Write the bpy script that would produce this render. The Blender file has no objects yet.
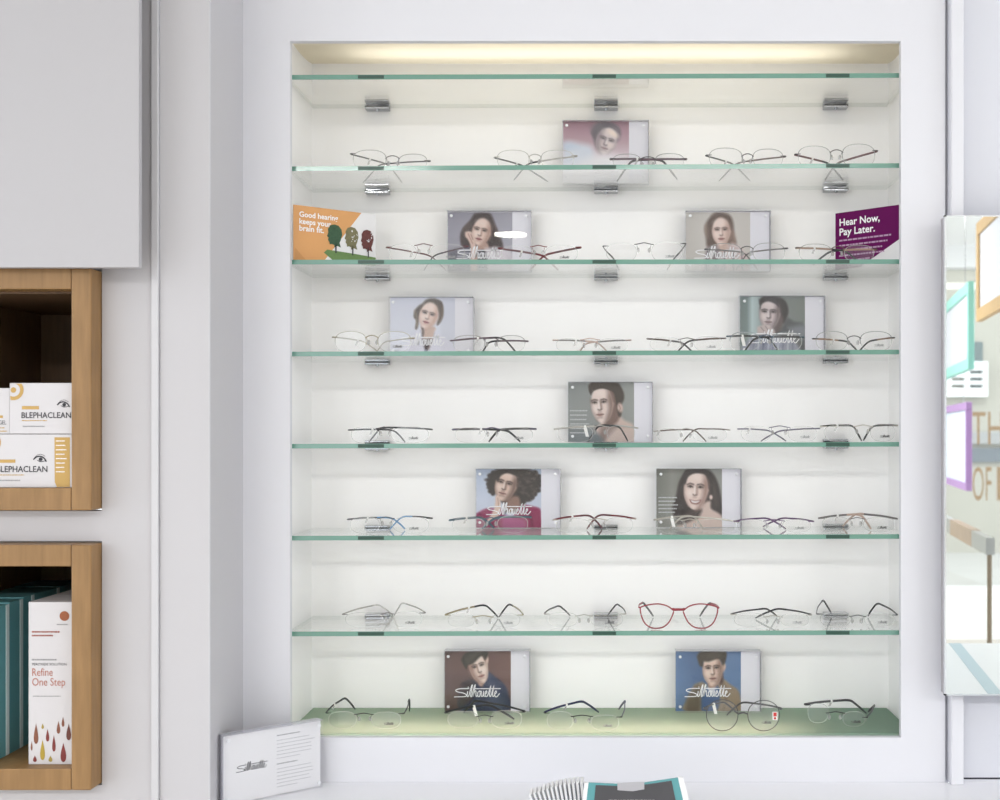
import bpy, bmesh, math, random
import numpy as np
from mathutils import Vector, Matrix
random.seed(7)
R = math.radians
SC = bpy.context.scene
COL = SC.collection
ZC = 1.4                      # lens height above the floor
F, XH, YH, D0 = 1218.0, 600.0, 435.0, 2.0   # focal length in pixels, principal point, distance lens - cabinet front

def at(px, py, Y):
    d = D0 + Y
    return Vector(((px - XH) * d / F, Y, ZC + (YH - py) * d / F))
def gx(px, Y): return (px - XH) * (D0 + Y) / F
def gz(py, Y): return ZC + (YH - py) * (D0 + Y) / F
def lin(c):
    out = []
    for v in c[:3]:
        v = v / 255.0
        out.append(v / 12.92 if v <= 0.04045 else ((v + 0.055) / 1.055) ** 2.4)
    return tuple(out)

# ------------------------------------------------------------------ materials
MATS = {}
def mat(name, rgb, rough=0.5, metal=0.0, spec=0.5, noise=0.0, scale=20.0, coat=0.0):
    if name in MATS: return MATS[name]
    m = bpy.data.materials.new(name); m.use_nodes = True
    nt = m.node_tree; b = nt.nodes['Principled BSDF']
    c = lin(rgb) + (1,)
    b.inputs['Base Color'].default_value = c
    b.inputs['Roughness'].default_value = rough
    b.inputs['Metallic'].default_value = metal
    b.inputs['Specular IOR Level'].default_value = spec
    b.inputs['Coat Weight'].default_value = coat
    if noise:
        tc = nt.nodes.new('ShaderNodeTexCoord'); n = nt.nodes.new('ShaderNodeTexNoise')
        n.inputs['Scale'].default_value = scale; n.inputs['Detail'].default_value = 4
        mx = nt.nodes.new('ShaderNodeMix'); mx.data_type = 'RGBA'
        mx.inputs['A'].default_value = c
        mx.inputs['B'].default_value = tuple(v * (1 - noise) for v in c[:3]) + (1,)
        nt.links.new(tc.outputs['Object'], n.inputs['Vector'])
        nt.links.new(n.outputs['Fac'], mx.inputs['Factor'])
        nt.links.new(mx.outputs['Result'], b.inputs['Base Color'])
    MATS[name] = m
    return m

def clear(name, tint, ior=1.5, rough=0.0, haze=0.0, hazecol=(230, 230, 235), gl=1.0):
    """clear sheet: Fresnel reflection over tinted transmission, optional milky share"""
    if name in MATS: return MATS[name]
    m = bpy.data.materials.new(name); m.use_nodes = True
    nt = m.node_tree; nt.nodes.clear()
    out = nt.nodes.new('ShaderNodeOutputMaterial')
    geo = nt.nodes.new('ShaderNodeNewGeometry')
    io = nt.nodes.new('ShaderNodeMix'); io.data_type = 'FLOAT'
    io.inputs['A'].default_value = ior; io.inputs['B'].default_value = 1.0 / ior
    nt.links.new(geo.outputs['Backfacing'], io.inputs['Factor'])
    fr = nt.nodes.new('ShaderNodeFresnel'); nt.links.new(io.outputs['Result'], fr.inputs['IOR'])
    tr = nt.nodes.new('ShaderNodeBsdfTransparent'); tr.inputs['Color'].default_value = tuple(tint) + (1,)
    g = nt.nodes.new('ShaderNodeBsdfGlossy'); g.inputs['Roughness'].default_value = rough
    g.inputs['Color'].default_value = (gl, gl, gl, 1)
    mx = nt.nodes.new('ShaderNodeMixShader')
    nt.links.new(fr.outputs['Fac'], mx.inputs['Fac'])
    base = tr.outputs['BSDF']
    if haze:
        df = nt.nodes.new('ShaderNodeBsdfDiffuse'); df.inputs['Color'].default_value = lin(hazecol) + (1,)
        hx = nt.nodes.new('ShaderNodeMixShader'); hx.inputs['Fac'].default_value = haze
        nt.links.new(tr.outputs['BSDF'], hx.inputs[1]); nt.links.new(df.outputs['BSDF'], hx.inputs[2])
        base = hx.outputs['Shader']
    nt.links.new(base, mx.inputs[1]); nt.links.new(g.outputs['BSDF'], mx.inputs[2])
    nt.links.new(mx.outputs['Shader'], out.inputs['Surface'])
    MATS[name] = m
    return m

def opal(name, rgb, trans=0.5, gloss=0.05, rough=0.15, rgb_t=None):
    m = bpy.data.materials.new(name); m.use_nodes = True
    nt = m.node_tree; nt.nodes.clear()
    out = nt.nodes.new('ShaderNodeOutputMaterial')
    d = nt.nodes.new('ShaderNodeBsdfDiffuse'); d.inputs['Color'].default_value = lin(rgb) + (1,)
    t = nt.nodes.new('ShaderNodeBsdfTranslucent'); t.inputs['Color'].default_value = lin(rgb_t or rgb) + (1,)
    a = nt.nodes.new('ShaderNodeMixShader'); a.inputs['Fac'].default_value = trans
    nt.links.new(d.outputs['BSDF'], a.inputs[1]); nt.links.new(t.outputs['BSDF'], a.inputs[2])
    g = nt.nodes.new('ShaderNodeBsdfGlossy'); g.inputs['Roughness'].default_value = rough
    b = nt.nodes.new('ShaderNodeMixShader'); b.inputs['Fac'].default_value = gloss
    nt.links.new(a.outputs['Shader'], b.inputs[1]); nt.links.new(g.outputs['BSDF'], b.inputs[2])
    nt.links.new(b.outputs['Shader'], out.inputs['Surface'])
    MATS[name] = m
    return m

def wood(name, a, b):
    m = bpy.data.materials.new(name); m.use_nodes = True
    nt = m.node_tree; p = nt.nodes['Principled BSDF']; p.inputs['Roughness'].default_value = 0.45
    tc = nt.nodes.new('ShaderNodeTexCoord'); mp = nt.nodes.new('ShaderNodeMapping')
    mp.inputs['Scale'].default_value = (30, 30, 3.0)
    n = nt.nodes.new('ShaderNodeTexNoise'); n.inputs['Scale'].default_value = 4; n.inputs['Detail'].default_value = 6
    n2 = nt.nodes.new('ShaderNodeTexNoise'); n2.inputs['Scale'].default_value = 14
    cr = nt.nodes.new('ShaderNodeValToRGB')
    cr.color_ramp.elements[0].position = 0.3; cr.color_ramp.elements[0].color = lin(a) + (1,)
    cr.color_ramp.elements[1].position = 0.7; cr.color_ramp.elements[1].color = lin(b) + (1,)
    ad = nt.nodes.new('ShaderNodeMix'); ad.data_type = 'FLOAT'; ad.inputs['Factor'].default_value = 0.3
    nt.links.new(tc.outputs['Object'], mp.inputs['Vector']); nt.links.new(mp.outputs['Vector'], n.inputs['Vector'])
    nt.links.new(tc.outputs['Object'], n2.inputs['Vector'])
    nt.links.new(n.outputs['Fac'], ad.inputs['A']); nt.links.new(n2.outputs['Fac'], ad.inputs['B'])
    nt.links.new(ad.outputs['Result'], cr.inputs['Fac']); nt.links.new(cr.outputs['Color'], p.inputs['Base Color'])
    MATS[name] = m
    return m

def printed(name):
    """ink on card: colour comes from the print itself"""
    m = bpy.data.materials.new(name); m.use_nodes = True
    nt = m.node_tree; p = nt.nodes['Principled BSDF']; p.inputs['Roughness'].default_value = 0.6
    a = nt.nodes.new('ShaderNodeVertexColor'); a.layer_name = 'ink'
    nt.links.new(a.outputs['Color'], p.inputs['Base Color'])
    MATS[name] = m
    return m

def lamp_mat(name, rgb, s):
    m = bpy.data.materials.new(name); m.use_nodes = True
    p = m.node_tree.nodes['Principled BSDF']
    p.inputs['Emission Color'].default_value = lin(rgb) + (1,); p.inputs['Emission Strength'].default_value = s
    MATS[name] = m
    return m

PAINT = mat('white_paint', (221, 221, 226), 0.45, noise=0.02, scale=3)
PAINT_L = mat('column_paint', (194, 192, 195), 0.5, noise=0.03, scale=2)
NICHE = mat('cabinet_white', (251, 250, 249), 0.6)
PANEL = mat('board_white', (181, 179, 182), 0.4, noise=0.03, scale=4)
COUNTER = mat('counter_laminate', (238, 238, 242), 0.35, noise=0.02, scale=6)
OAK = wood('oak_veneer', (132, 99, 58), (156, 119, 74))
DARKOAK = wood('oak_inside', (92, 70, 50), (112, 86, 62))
GLASS = clear('shelf_glass', (0.992, 0.996, 0.993), 1.5)
BACKEDGE = clear('ground_glass_edge', (0.93, 0.95, 0.94), 1.3, 0.2, 0.12, (190, 206, 198))
EDGE = opal('glass_edge_green', (122, 176, 158), 0.35, 0.10, 0.1)
CLIPREFL = mat('clip_reflection_green', (38, 74, 62), 0.3)
CHROME = mat('chrome', (172, 174, 178), 0.12, 1.0)
CLIPBAND = mat('chrome_reflection_dark', (52, 54, 58), 0.5)
LENS = clear('lens_plastic', (0.985, 0.985, 0.985), 1.5, gl=0.9)
LENSEDGE = clear('lens_edge', (0.96, 0.96, 0.96), 1.25, 0.2, 0.45, (252, 252, 248))
ACRYL = clear('acrylic', (0.99, 0.99, 0.995), 1.38, gl=0.85)
ACRYLEDGE = clear('acrylic_edge', (0.93, 0.93, 0.95), 1.4, 0.1, 0.3, (218, 218, 225))
LAVENDER = mat('backing_card', (231, 230, 236), 0.6)
STUD = mat('magnet_steel', (232, 233, 236), 0.35, 0.3)
WHITECARD = mat('white_card', (232, 231, 232), 0.55)
INKWHITE = mat('white_ink', (245, 245, 246), 0.6)
INKGREY = mat('grey_ink', (150, 150, 152), 0.6)
INKDARK = mat('dark_ink', (46, 46, 52), 0.6)
PRINT = printed('photo_print')
TAG = mat('white_plastic', (242, 241, 238), 0.4)
TAGCLEAR = clear('clear_plastic', (0.9, 0.9, 0.9), 1.35, 0.1, 0.3, (235, 235, 232))
PADM = clear('nose_pad_silicone', (0.85, 0.85, 0.85), 1.3, 0.15, 0.35, (215, 215, 212))
PLATE = opal('green_base_glass', (132, 166, 148), 0.40, 0.06, 0.2, (208, 203, 190))
MIRROR = mat('mirror_silver', (238, 242, 240), 0.0, 1.0)
PENCOL = {}
def colm(rgb, rough=0.35, metal=0.0):
    k = 'frame_%02x%02x%02x%s' % (rgb[0], rgb[1], rgb[2], '_metal' if metal else '')
    return mat(k, rgb, rough, metal)

# ------------------------------------------------------------------ mesh helpers
class MB:
    def __init__(self): self.v = []; self.f = []
    def add(self, vs, fs):
        o = len(self.v); self.v += [Vector(p) for p in vs]; self.f += [tuple(i + o for i in q) for q in fs]; return self
    def box(self, a, b):
        x0, y0, z0 = a; x1, y1, z1 = b
        self.add([(x0,y0,z0),(x1,y0,z0),(x1,y1,z0),(x0,y1,z0),(x0,y0,z1),(x1,y0,z1),(x1,y1,z1),(x0,y1,z1)],
                 [(0,3,2,1),(4,5,6,7),(0,1,5,4),(1,2,6,5),(2,3,7,6),(3,0,4,7)]); return self
    def obox(self, o, ux, uy, uz):
        """box with corner o and edge vectors"""
        o, ux, uy, uz = map(Vector, (o, ux, uy, uz))
        self.add([o, o+ux, o+ux+uy, o+uy, o+uz, o+ux+uz, o+ux+uy+uz, o+uy+uz],
                 [(0,3,2,1),(4,5,6,7),(0,1,5,4),(1,2,6,5),(2,3,7,6),(3,0,4,7)]); return self
    def tube(self, pts, r, n=8, closed=False, flat=1.0):
        pts = [Vector(p) for p in pts]; N = len(pts)
        rs = r if isinstance(r, (list, tuple)) else [r] * N
        rings = []
        up0 = Vector((0, 0, 1))
        for i, p in enumerate(pts):
            if closed: t = pts[(i+1) % N] - pts[i-1]
            else: t = pts[min(i+1, N-1)] - pts[max(i-1, 0)]
            if t.length < 1e-9: t = Vector((1,0,0))
            t.normalize()
            s = t.cross(up0)
            if s.length < 0.25: s = t.cross(Vector((0,1,0)))
            s.normalize(); u = s.cross(t).normalized()
            rings.append([p + (s * math.cos(a) * rs[i] * flat + u * math.sin(a) * rs[i]) for a in [2*math.pi*k/n for k in range(n)]])
        vs = [q for ring in rings for q in ring]; fs = []
        M = N if closed else N - 1
        for i in range(M):
            a, b = i*n, ((i+1) % N)*n
            for k in range(n):
                fs.append((a+k, a+(k+1) % n, b+(k+1) % n, b+k))
        if not closed:
            fs.append(tuple(range(n-1, -1, -1))); fs.append(tuple((N-1)*n + k for k in range(n)))
        self.add(vs, fs); return self
    def prism(self, outline, d):
        """closed outline (points) pushed along vector d"""
        n = len(outline); d = Vector(d)
        vs = [Vector(p) for p in outline] + [Vector(p) + d for p in outline]
        self.add(vs, [tuple(range(n)), tuple(range(2*n-1, n-1, -1))] + [(i, i+n, (i+1) % n + n, (i+1) % n) for i in range(n)]); return self
    def side(self, outline, d):
        n = len(outline); d = Vector(d)
        self.add([Vector(p) for p in outline] + [Vector(p) + d for p in outline], [(i, i+n, (i+1) % n + n, (i+1) % n) for i in range(n)]); return self
    def lathe(self, prof, c, axis='Z', n=20):
        c = Vector(c); vs = []; fs = []
        for (r, h) in prof:
            for k in range(n):
                a = 2*math.pi*k/n
                if axis == 'Z': vs.append(c + Vector((r*math.cos(a), r*math.sin(a), h)))
                else: vs.append(c + Vector((r*math.cos(a), h, r*math.sin(a))))
        for i in range(len(prof)-1):
            for k in range(n): fs.append((i*n+k, i*n+(k+1) % n, (i+1)*n+(k+1) % n, (i+1)*n+k))
        fs.append(tuple(range(n))); fs.append(tuple((len(prof)-1)*n+k for k in range(n)))
        self.add(vs, fs); return self
    def build(self, name, m, parent=None, smooth=True, bevel=0.0, loc=None, recalc=True):
        base = Vector((0,0,0))
        if parent is not None:
            base = Vector(parent.location)
            if parent.parent is not None: base = Vector(parent.parent.location) + base
        elif loc is not None: base = Vector(loc)
        me = bpy.data.meshes.new(name)
        me.from_pydata([tuple(p - base) for p in self.v], [], self.f)
        bm = bmesh.new(); bm.from_mesh(me)
        if recalc: bmesh.ops.recalc_face_normals(bm, faces=bm.faces)
        if bevel:
            es = [e for e in bm.edges if len(e.link_faces) == 2 and e.calc_face_angle(0) > 0.6]
            bmesh.ops.bevel(bm, geom=es, offset=bevel, segments=2, affect='EDGES', profile=0.5)
        bm.to_mesh(me); bm.free()
        if smooth:
            for p in me.polygons: p.use_smooth = True
            try: me.set_sharp_from_angle(angle=R(40))
            except Exception: pass
        o = bpy.data.objects.new(name, me); COL.objects.link(o)
        if m is not None: me.materials.append(m)
        if parent is not None: o.parent = parent
        elif loc is not None: o.location = loc
        return o

def tag(o, label=None, cat=None, group=None, kind=None):
    if label: o['label'] = label
    if cat: o['category'] = cat
    if group: o['group'] = group
    if kind: o['kind'] = kind
    return o
def thing(name, label, cat, loc, group=None):
    o = bpy.data.objects.new(name, None); COL.objects.link(o); o.location = loc
    o.empty_display_size = 0.02
    return tag(o, label, cat, group)
def struct(o): o['kind'] = 'structure'; return o

def bez(p0, p1, p2, n=7):
    p0, p1, p2 = map(Vector, (p0, p1, p2))
    return [(1-t)**2*p0 + 2*t*(1-t)*p1 + t*t*p2 for t in [i/n for i in range(n+1)]]
def smoothpath(P, n=8):
    P = [Vector(p) for p in P]
    Q = [P[0]*2 - P[1]] + P + [P[-1]*2 - P[-2]]
    out = []
    for i in range(1, len(Q)-2):
        a, b, c, d = Q[i-1:i+3]
        for k in range(n):
            t = k/n
            out.append(0.5*((2*b) + (c-a)*t + (2*a-5*b+4*c-d)*t*t + (3*b-a-3*c+d)*t**3))
    out.append(P[-1]); return out

# text and drawn lettering, mapped on any plane
def text_geo(body, width=None, height=None, bold=0.0, align='LEFT', spacing=1.0):
    cu = bpy.data.curves.new('t', 'FONT'); cu.body = body; cu.size = 1.0; cu.offset = bold
    cu.align_x = align; cu.space_character = spacing; cu.resolution_u = 3
    ob = bpy.data.objects.new('t', cu); COL.objects.link(ob)
    dg = bpy.context.evaluated_depsgraph_get(); ev = ob.evaluated_get(dg); me = ev.to_mesh()
    vs = [tuple(v.co) for v in me.vertices]; fs = [tuple(p.vertices) for p in me.polygons]
    ev.to_mesh_clear(); bpy.data.objects.remove(ob); bpy.data.curves.remove(cu)
    xs = [v[0] for v in vs]; ys = [v[1] for v in vs]
    return vs, fs, (min(xs), max(xs), min(ys), max(ys))
def put_text(mb, body, o, ux, uz, width, height=None, bold=0.0):
    """text from lower-left corner o; width along ux, cap height along uz (metres)"""
    vs, fs, (x0, x1, y0, y1) = text_geo(body, bold=bold)
    sx = width / (x1 - x0); sz = (height / 0.69) if height else sx
    o, ux, uz = Vector(o), Vector(ux).normalized(), Vector(uz).normalized()
    mb.add([o + ux * ((v[0]-x0)*sx) + uz * (v[1]*sz) for v in vs], fs)
def ribbon(mb, pts, w, ux, uz, o, sx, sz):
    """flat pen stroke through 2-D points"""
    o, ux, uz = Vector(o), Vector(ux).normalized(), Vector(uz).normalized()
    P = [o + ux*(p[0]*sx) + uz*(p[1]*sz) for p in pts]
    nn = ux.cross(uz)
    L = []
    for i, p in enumerate(P):
        t = (P[min(i+1, len(P)-1)] - P[max(i-1, 0)])
        if t.length < 1e-9: t = ux.copy()
        t.normalize(); s = t.cross(nn)
        L.append((p + s*w/2, p - s*w/2))
    vs = [q for a in L for q in a]
    mb.add(vs, [(2*i, 2*i+1, 2*i+3, 2*i+2) for i in range(len(L)-1)])
def S2(P, n=5): return [(v.x, v.y) for v in smoothpath([(x, y, 0) for x, y in P], n)]
LOGO = [S2([(158,95),(60,93),(20,82),(40,70),(95,62),(128,50),(120,38),(80,35),(2,34)]),
        S2([(142,75),(136,45),(142,34),(156,46)], 3), [(146,108),(150,102)],
        S2([(156,46),(180,110),(190,122),(186,100),(172,40),(184,36)], 4),
        S2([(184,36),(210,112),(220,122),(216,100),(198,36)], 4),
        S2([(198,36),(212,70),(226,78),(226,50),(232,36),(244,46)], 4),
        S2([(262,78),(246,66),(246,42),(258,35),(268,48),(268,70),(262,78),(280,72)], 4),
        S2([(284,78),(280,50),(286,36),(298,44),(306,78),(306,44),(316,36)], 4),
        S2([(320,52),(338,66),(334,78),(322,66),(322,42),(336,36),(350,50)], 4),
        S2([(350,50),(380,118),(366,50),(374,36),(384,48)], 4),
        S2([(384,48),(410,118),(396,50),(404,36),(416,50)], 4),
        S2([(416,50),(436,66),(432,78),(420,66),(420,42),(438,34),(470,60)], 4),
        [(212,94),(480,94)]]
def logo(mb, o, ux, uz, width, w=None):
    s = width / 480.0
    for st in LOGO:
        ribbon(mb, [(x, y-34) for x, y in st], w or width*0.016, ux, uz, o, s, s*1.4)
def dashes(mb, o, ux, uz, width, rows, pitch, h, seed=1, fill=None):
    """lines of print too small to read, as broken strokes"""
    rnd = random.Random(seed); o, ux, uz = Vector(o), Vector(ux).normalized(), Vector(uz).normalized()
    for r in range(rows):
        x = 0; end = width * (fill[r] if fill else rnd.uniform(.75, 1))
        while x < end:
            l = min(rnd.uniform(.03, .09) * width, end - x)
            p = o + ux*x - uz*(r*pitch)
            mb.add([p, p+ux*l, p+ux*l+uz*h, p+uz*h], [(0,1,2,3)])
            x += l + width*0.014

# ------------------------------------------------------------------ room shell
zf = 0.0
CT = ZC - 0.57                 # counter top
XL, XR = -0.522, 0.522         # inside of the display recess
YB = 0.205                     # its back wall
OX0, OX1 = gx(290, 0), gx(901, 0)
OZ0, OZ1 = gz(737.5, 0), gz(41, 0)
YCOL = -0.17                   # front of the column and the wall left of it
XCOL = gx(243, 0)

m = MB()
xr = gx(945, 0)
m.box((XCOL, 0, CT-0.1), (OX0, 0.013, 2.7)); m.box((OX1, 0, CT-0.1), (xr, 0.013, 2.7))
m.box((OX0, 0, OZ1), (OX1, 0.013, 2.7)); m.box((OX0, 0, CT-0.1), (OX1, 0.013, OZ0))
struct(m.build('wall_front', PAINT, smooth=False))
ZTOP = ZC + 0.765
m = MB()
m.box((XL-0.02, 0.013, ZC-0.60), (XL, YB, ZTOP)); m.box((XR, 0.013, ZC-0.60), (XR+0.02, YB, ZTOP))
m.box((XL-0.02, YB, ZC-0.60), (XR+0.02, YB+0.02, ZTOP)); m.box((XL-0.02, 0.013, ZTOP), (XR+0.02, YB+0.02, ZTOP+0.02))
m.box((XL-0.02, 0.013, ZC-0.62), (XR+0.02, YB+0.02, ZC-0.60))
struct(m.build('wall_recess', NICHE, smooth=False))
# bowed opal diffuser below the recess ceiling, the light strip lies above it
m = MB(); prof = []
for i in range(15):
    t = i/14; prof.append((0.0135 + t*(YB-0.0008-0.0135), ZC + 0.672 - 0.009*math.sin(t*math.pi)**0.8))
n = len(prof); vs = [(x, y, z) for x in (XL+0.001, XR-0.001) for y, z in prof]
q4 = [(i, i+1, n+i+1, n+i) for i in range(n-1)]
m.add(vs, q4)
OPALD = opal('opal_diffuser', (222, 214, 196), 0.55, 0.02, 0.3, (250, 245, 230))
df_ = m.build('light_diffuser', OPALD, loc=(0, 0.1, ZC+0.665), recalc=False)
tag(df_, 'warm glowing opal light diffuser across the top of the display recess', 'light')
# column, its return face and the wall with the timber boxes
XW = gx(152, YCOL)
k = D0 + YCOL
m = MB(); m.box((gx(160, YCOL), YCOL, 0), (XCOL, 0.05, 2.7))
struct(m.build('wall_column', PAINT_L, smooth=False))
m = MB(); m.box((gx(152.5, YCOL), YCOL-0.006, 0), (gx(159.5, YCOL), YCOL+0.004, 2.7))
m.box((gx(208.8, YCOL), YCOL-0.0012, 0), (gx(210.2, YCOL), YCOL+0.004, 2.7))
struct(m.build('trim_2', mat('trim_gloss', (200, 199, 202), 0.35), bevel=0.001, smooth=False))
# the wall behind the boxes has two openings for them
BX0, BX1 = -1.02, gx(100.6, YCOL)
def box_z(y0, y1): return gz(y0, YCOL-0.037), gz(y1, YCOL-0.037)
zuA, zuB = box_z(267.5, 511); zlA, zlB = box_z(544.5, 791)
m = MB()
e = 0.002
m.box((BX1+e, YCOL, 0), (gx(152.5, YCOL), YCOL+0.03, 2.7)); m.box((-2.6, YCOL, 0), (BX0-e, YCOL+0.03, 2.7))
m.box((BX0-e, YCOL, 0), (BX1+e, YCOL+0.03, zlB-e)); m.box((BX0-e, YCOL, zlA+e), (BX1+e, YCOL+0.03, zuB-e)); m.box((BX0-e, YCOL, zuA+e), (BX1+e, YCOL+0.03, 2.7))
struct(m.build('wall_left', PAINT_L, smooth=False))
# right of the recess
m = MB(); m.box((xr, 0.012, 0), (gx(950.5, 0), 0.03, 2.7)); m.box((gx(961, 0), 0.02, CT+0.002), (3.0, 0.05, 2.7))
struct(m.build('wall_right', mat('right_paint', (214, 215, 222), 0.5, noise=0.02, scale=3), smooth=False))
m = MB(); m.box((gx(950, -0.01), -0.018, CT), (gx(962.5, -0.01), 0.03, 2.7))
struct(m.build('trim_3', PAINT, bevel=0.002, smooth=False))
m = MB(); m.box((gx(961, 0), 0.024, CT-0.02), (3.0, 0.03, CT+0.002))
struct(m.build('trim_4', mat('gap_dark', (70, 70, 78), 0.6), smooth=False))
m = MB(); m.box((-3.0, -7.0, -0.05), (3.6, 0.4, 0))
struct(m.build('floor', mat('floor_vinyl', (188, 182, 174), 0.4, noise=0.1, scale=8), smooth=False))
m = MB(); m.box((-3.0, -7.0, 2.7), (3.6, 0.4, 2.78))
struct(m.build('ceiling', mat('ceiling_paint', (236, 236, 236), 0.7), smooth=False))
# counter below the recess
m = MB(); m.box((XCOL+0.001, -0.62, CT-0.04), (2.0, -0.0005, CT)); m.box((gx(964, 0), -0.0005, CT-0.04), (2.0, 0.019, CT))
co = m.build('counter', COUNTER, bevel=0.002, smooth=False, loc=(0, -0.3, CT-0.04))
tag(co, 'white counter top running under the glass display recess', 'counter')

# ------------------------------------------------------------------ glass shelves
YS = 0.02; YSB = YB - 0.004; TH = 0.0075
ORD = ['topmost', 'second', 'third', 'fourth', 'fifth', 'sixth', 'seventh']
SHY = [(77.2, 75.4), (168.7, 165.5), (262.0, 261.6), (354.0, 352.0), (446.2, 444.3), (538.2, 536.5), (634.0, 632.6)]
CLIPX = [377, 606, 836]
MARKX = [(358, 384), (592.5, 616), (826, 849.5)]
def shelf_top(i, x):
    """height of the upper face of shelf i (1..7) at world x; 8 is the green base plate"""
    if i == 8: return ZC - 0.4935
    a, b = SHY[i-1]
    za, zb = gz(a, YS), gz(b, YS); xa, xb = gx(291, YS), gx(898, YS)
    return za + (zb-za)*(x-xa)/(xb-xa) + TH/2
LBL_SH = ['empty green-edged glass shelf, topmost under the warm cove light',
 'second green-edged glass shelf from top, below one faded pink portrait block',  # portrait is not faded, white glare is painted into its print
 'green-edged glass shelf holding the orange hearing card and the purple card',
 'fourth glass shelf from top, under portraits of white-shirted woman and grey-jacketed man',
 'glass shelf at eye level with one grey-toned portrait block standing in its middle',
 'glass shelf under portraits of curly-haired woman in magenta and smiling long-haired woman',
 'lowest clear glass shelf with the red round-framed glasses on it']
for i in range(1, 8):
    xa, xb = XL+0.004, XR-0.004
    root = thing('glass_shelf', LBL_SH[i-1], 'shelf', (0, 0.11, shelf_top(i, 0)-TH), 'clear glass shelves of the display recess')
    m = MB(); zs = [(shelf_top(i, x)-TH, shelf_top(i, x)) for x in (xa, xb)]
    y0, y1 = YS+0.0012, YSB-0.0012
    m.add([(xa,y0,zs[0][0]),(xb,y0,zs[1][0]),(xb,y1,zs[1][0]),(xa,y1,zs[0][0]),(xa,y0,zs[0][1]),(xb,y0,zs[1][1]),(xb,y1,zs[1][1]),(xa,y1,zs[0][1])],
          [(0,3,2,1),(4,5,6,7)])
    m.build('glass_pane', GLASS, root, smooth=False, recalc=False)
    m = MB()
    m.add([(xa,YS,zs[0][0]),(xb,YS,zs[1][0]),(xb,y0,zs[1][0]),(xa,y0,zs[0][0]),(xa,YS,zs[0][1]),(xb,YS,zs[1][1]),(xb,y0,zs[1][1]),(xa,y0,zs[0][1])],
          [(0,3,2,1),(4,5,6,7),(0,1,5,4),(1,2,6,5),(2,3,7,6),(3,0,4,7)])
    e0 = m.build('front_edge', EDGE, root, smooth=False); e0['label'] = 'polished green front edge'
    m = MB()
    for (p, q) in (((xa,y0),(xa,y1)), ((xb,y1),(xb,y0)), ((xa,y1),(xb,y1))):
        za0, za1 = shelf_top(i,p[0])-TH, shelf_top(i,q[0])-TH
        w = 0.0008
        m.add([(p[0],p[1],za0),(q[0],q[1],za1),(q[0],q[1],za1+TH),(p[0],p[1],za0+TH)], [(0,1,2,3)])
    m.build('ground_edge', BACKEDGE, root, smooth=False)
    for k in range(3):
        x = gx(CLIPX[k], YSB-0.012); z = shelf_top(i, x) - TH/2
        m = MB(); h = 0.0215
        m.box((x-h, YSB-0.018, z+TH/2+0.001), (x+h, YB, z+TH/2+0.0048)); m.box((x-h, YSB-0.018, z-TH/2-0.0048), (x+h, YB, z-TH/2-0.001))
        m.box((x-h, YSB-0.003, z-TH/2-0.001), (x+h, YB, z+TH/2+0.001))
        cl = m.build('shelf_clip', CHROME, root, smooth=False, bevel=0.0012)
        m = MB(); m.box((x-h+.0005, YSB-0.0175, z+TH/2), (x+h-.0005, YSB-0.003, z+TH/2+0.001)); m.box((x-h+.0005, YSB-0.0175, z-TH/2-0.001), (x+h-.0005, YSB-0.003, z-TH/2))
        m.build('reflection_band', CLIPBAND, cl, smooth=False)  # thin dark strips imitate the dark bands mirrored in the chrome
        m = MB(); m.lathe([(0.0032, -0.0015), (0.0032, 0.0)], (x, YSB-0.010, z-TH/2-0.0048), 'Z', 10)
        m.lathe([(0.0016, -0.0028), (0.0016, -0.001)], (x, YSB-0.010, z-TH/2-0.0048), 'Z', 8)
        m.build('grub_screw', CHROME, cl)
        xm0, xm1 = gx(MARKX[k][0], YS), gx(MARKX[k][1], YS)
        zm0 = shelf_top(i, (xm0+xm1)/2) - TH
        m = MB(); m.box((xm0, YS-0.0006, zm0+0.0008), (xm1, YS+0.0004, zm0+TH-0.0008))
        m.build('clip_reflection', CLIPREFL, root, smooth=False, bevel=0.0002)  # dark strip stands in for the clip's reflection in the glass edge
# green base plate with a warm light strip beneath its front
zb = ZC-0.4935
m = MB(); m.box((XL+0.003, 0.0145, zb-0.008), (XR-0.003, YB-0.001, zb))
bp = m.build('base_plate', PLATE, smooth=False, bevel=0.001, loc=(0, 0.1, zb-0.008))
tag(bp, 'green-tinted glass base plate closing the bottom of the display recess', 'shelf')

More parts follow.
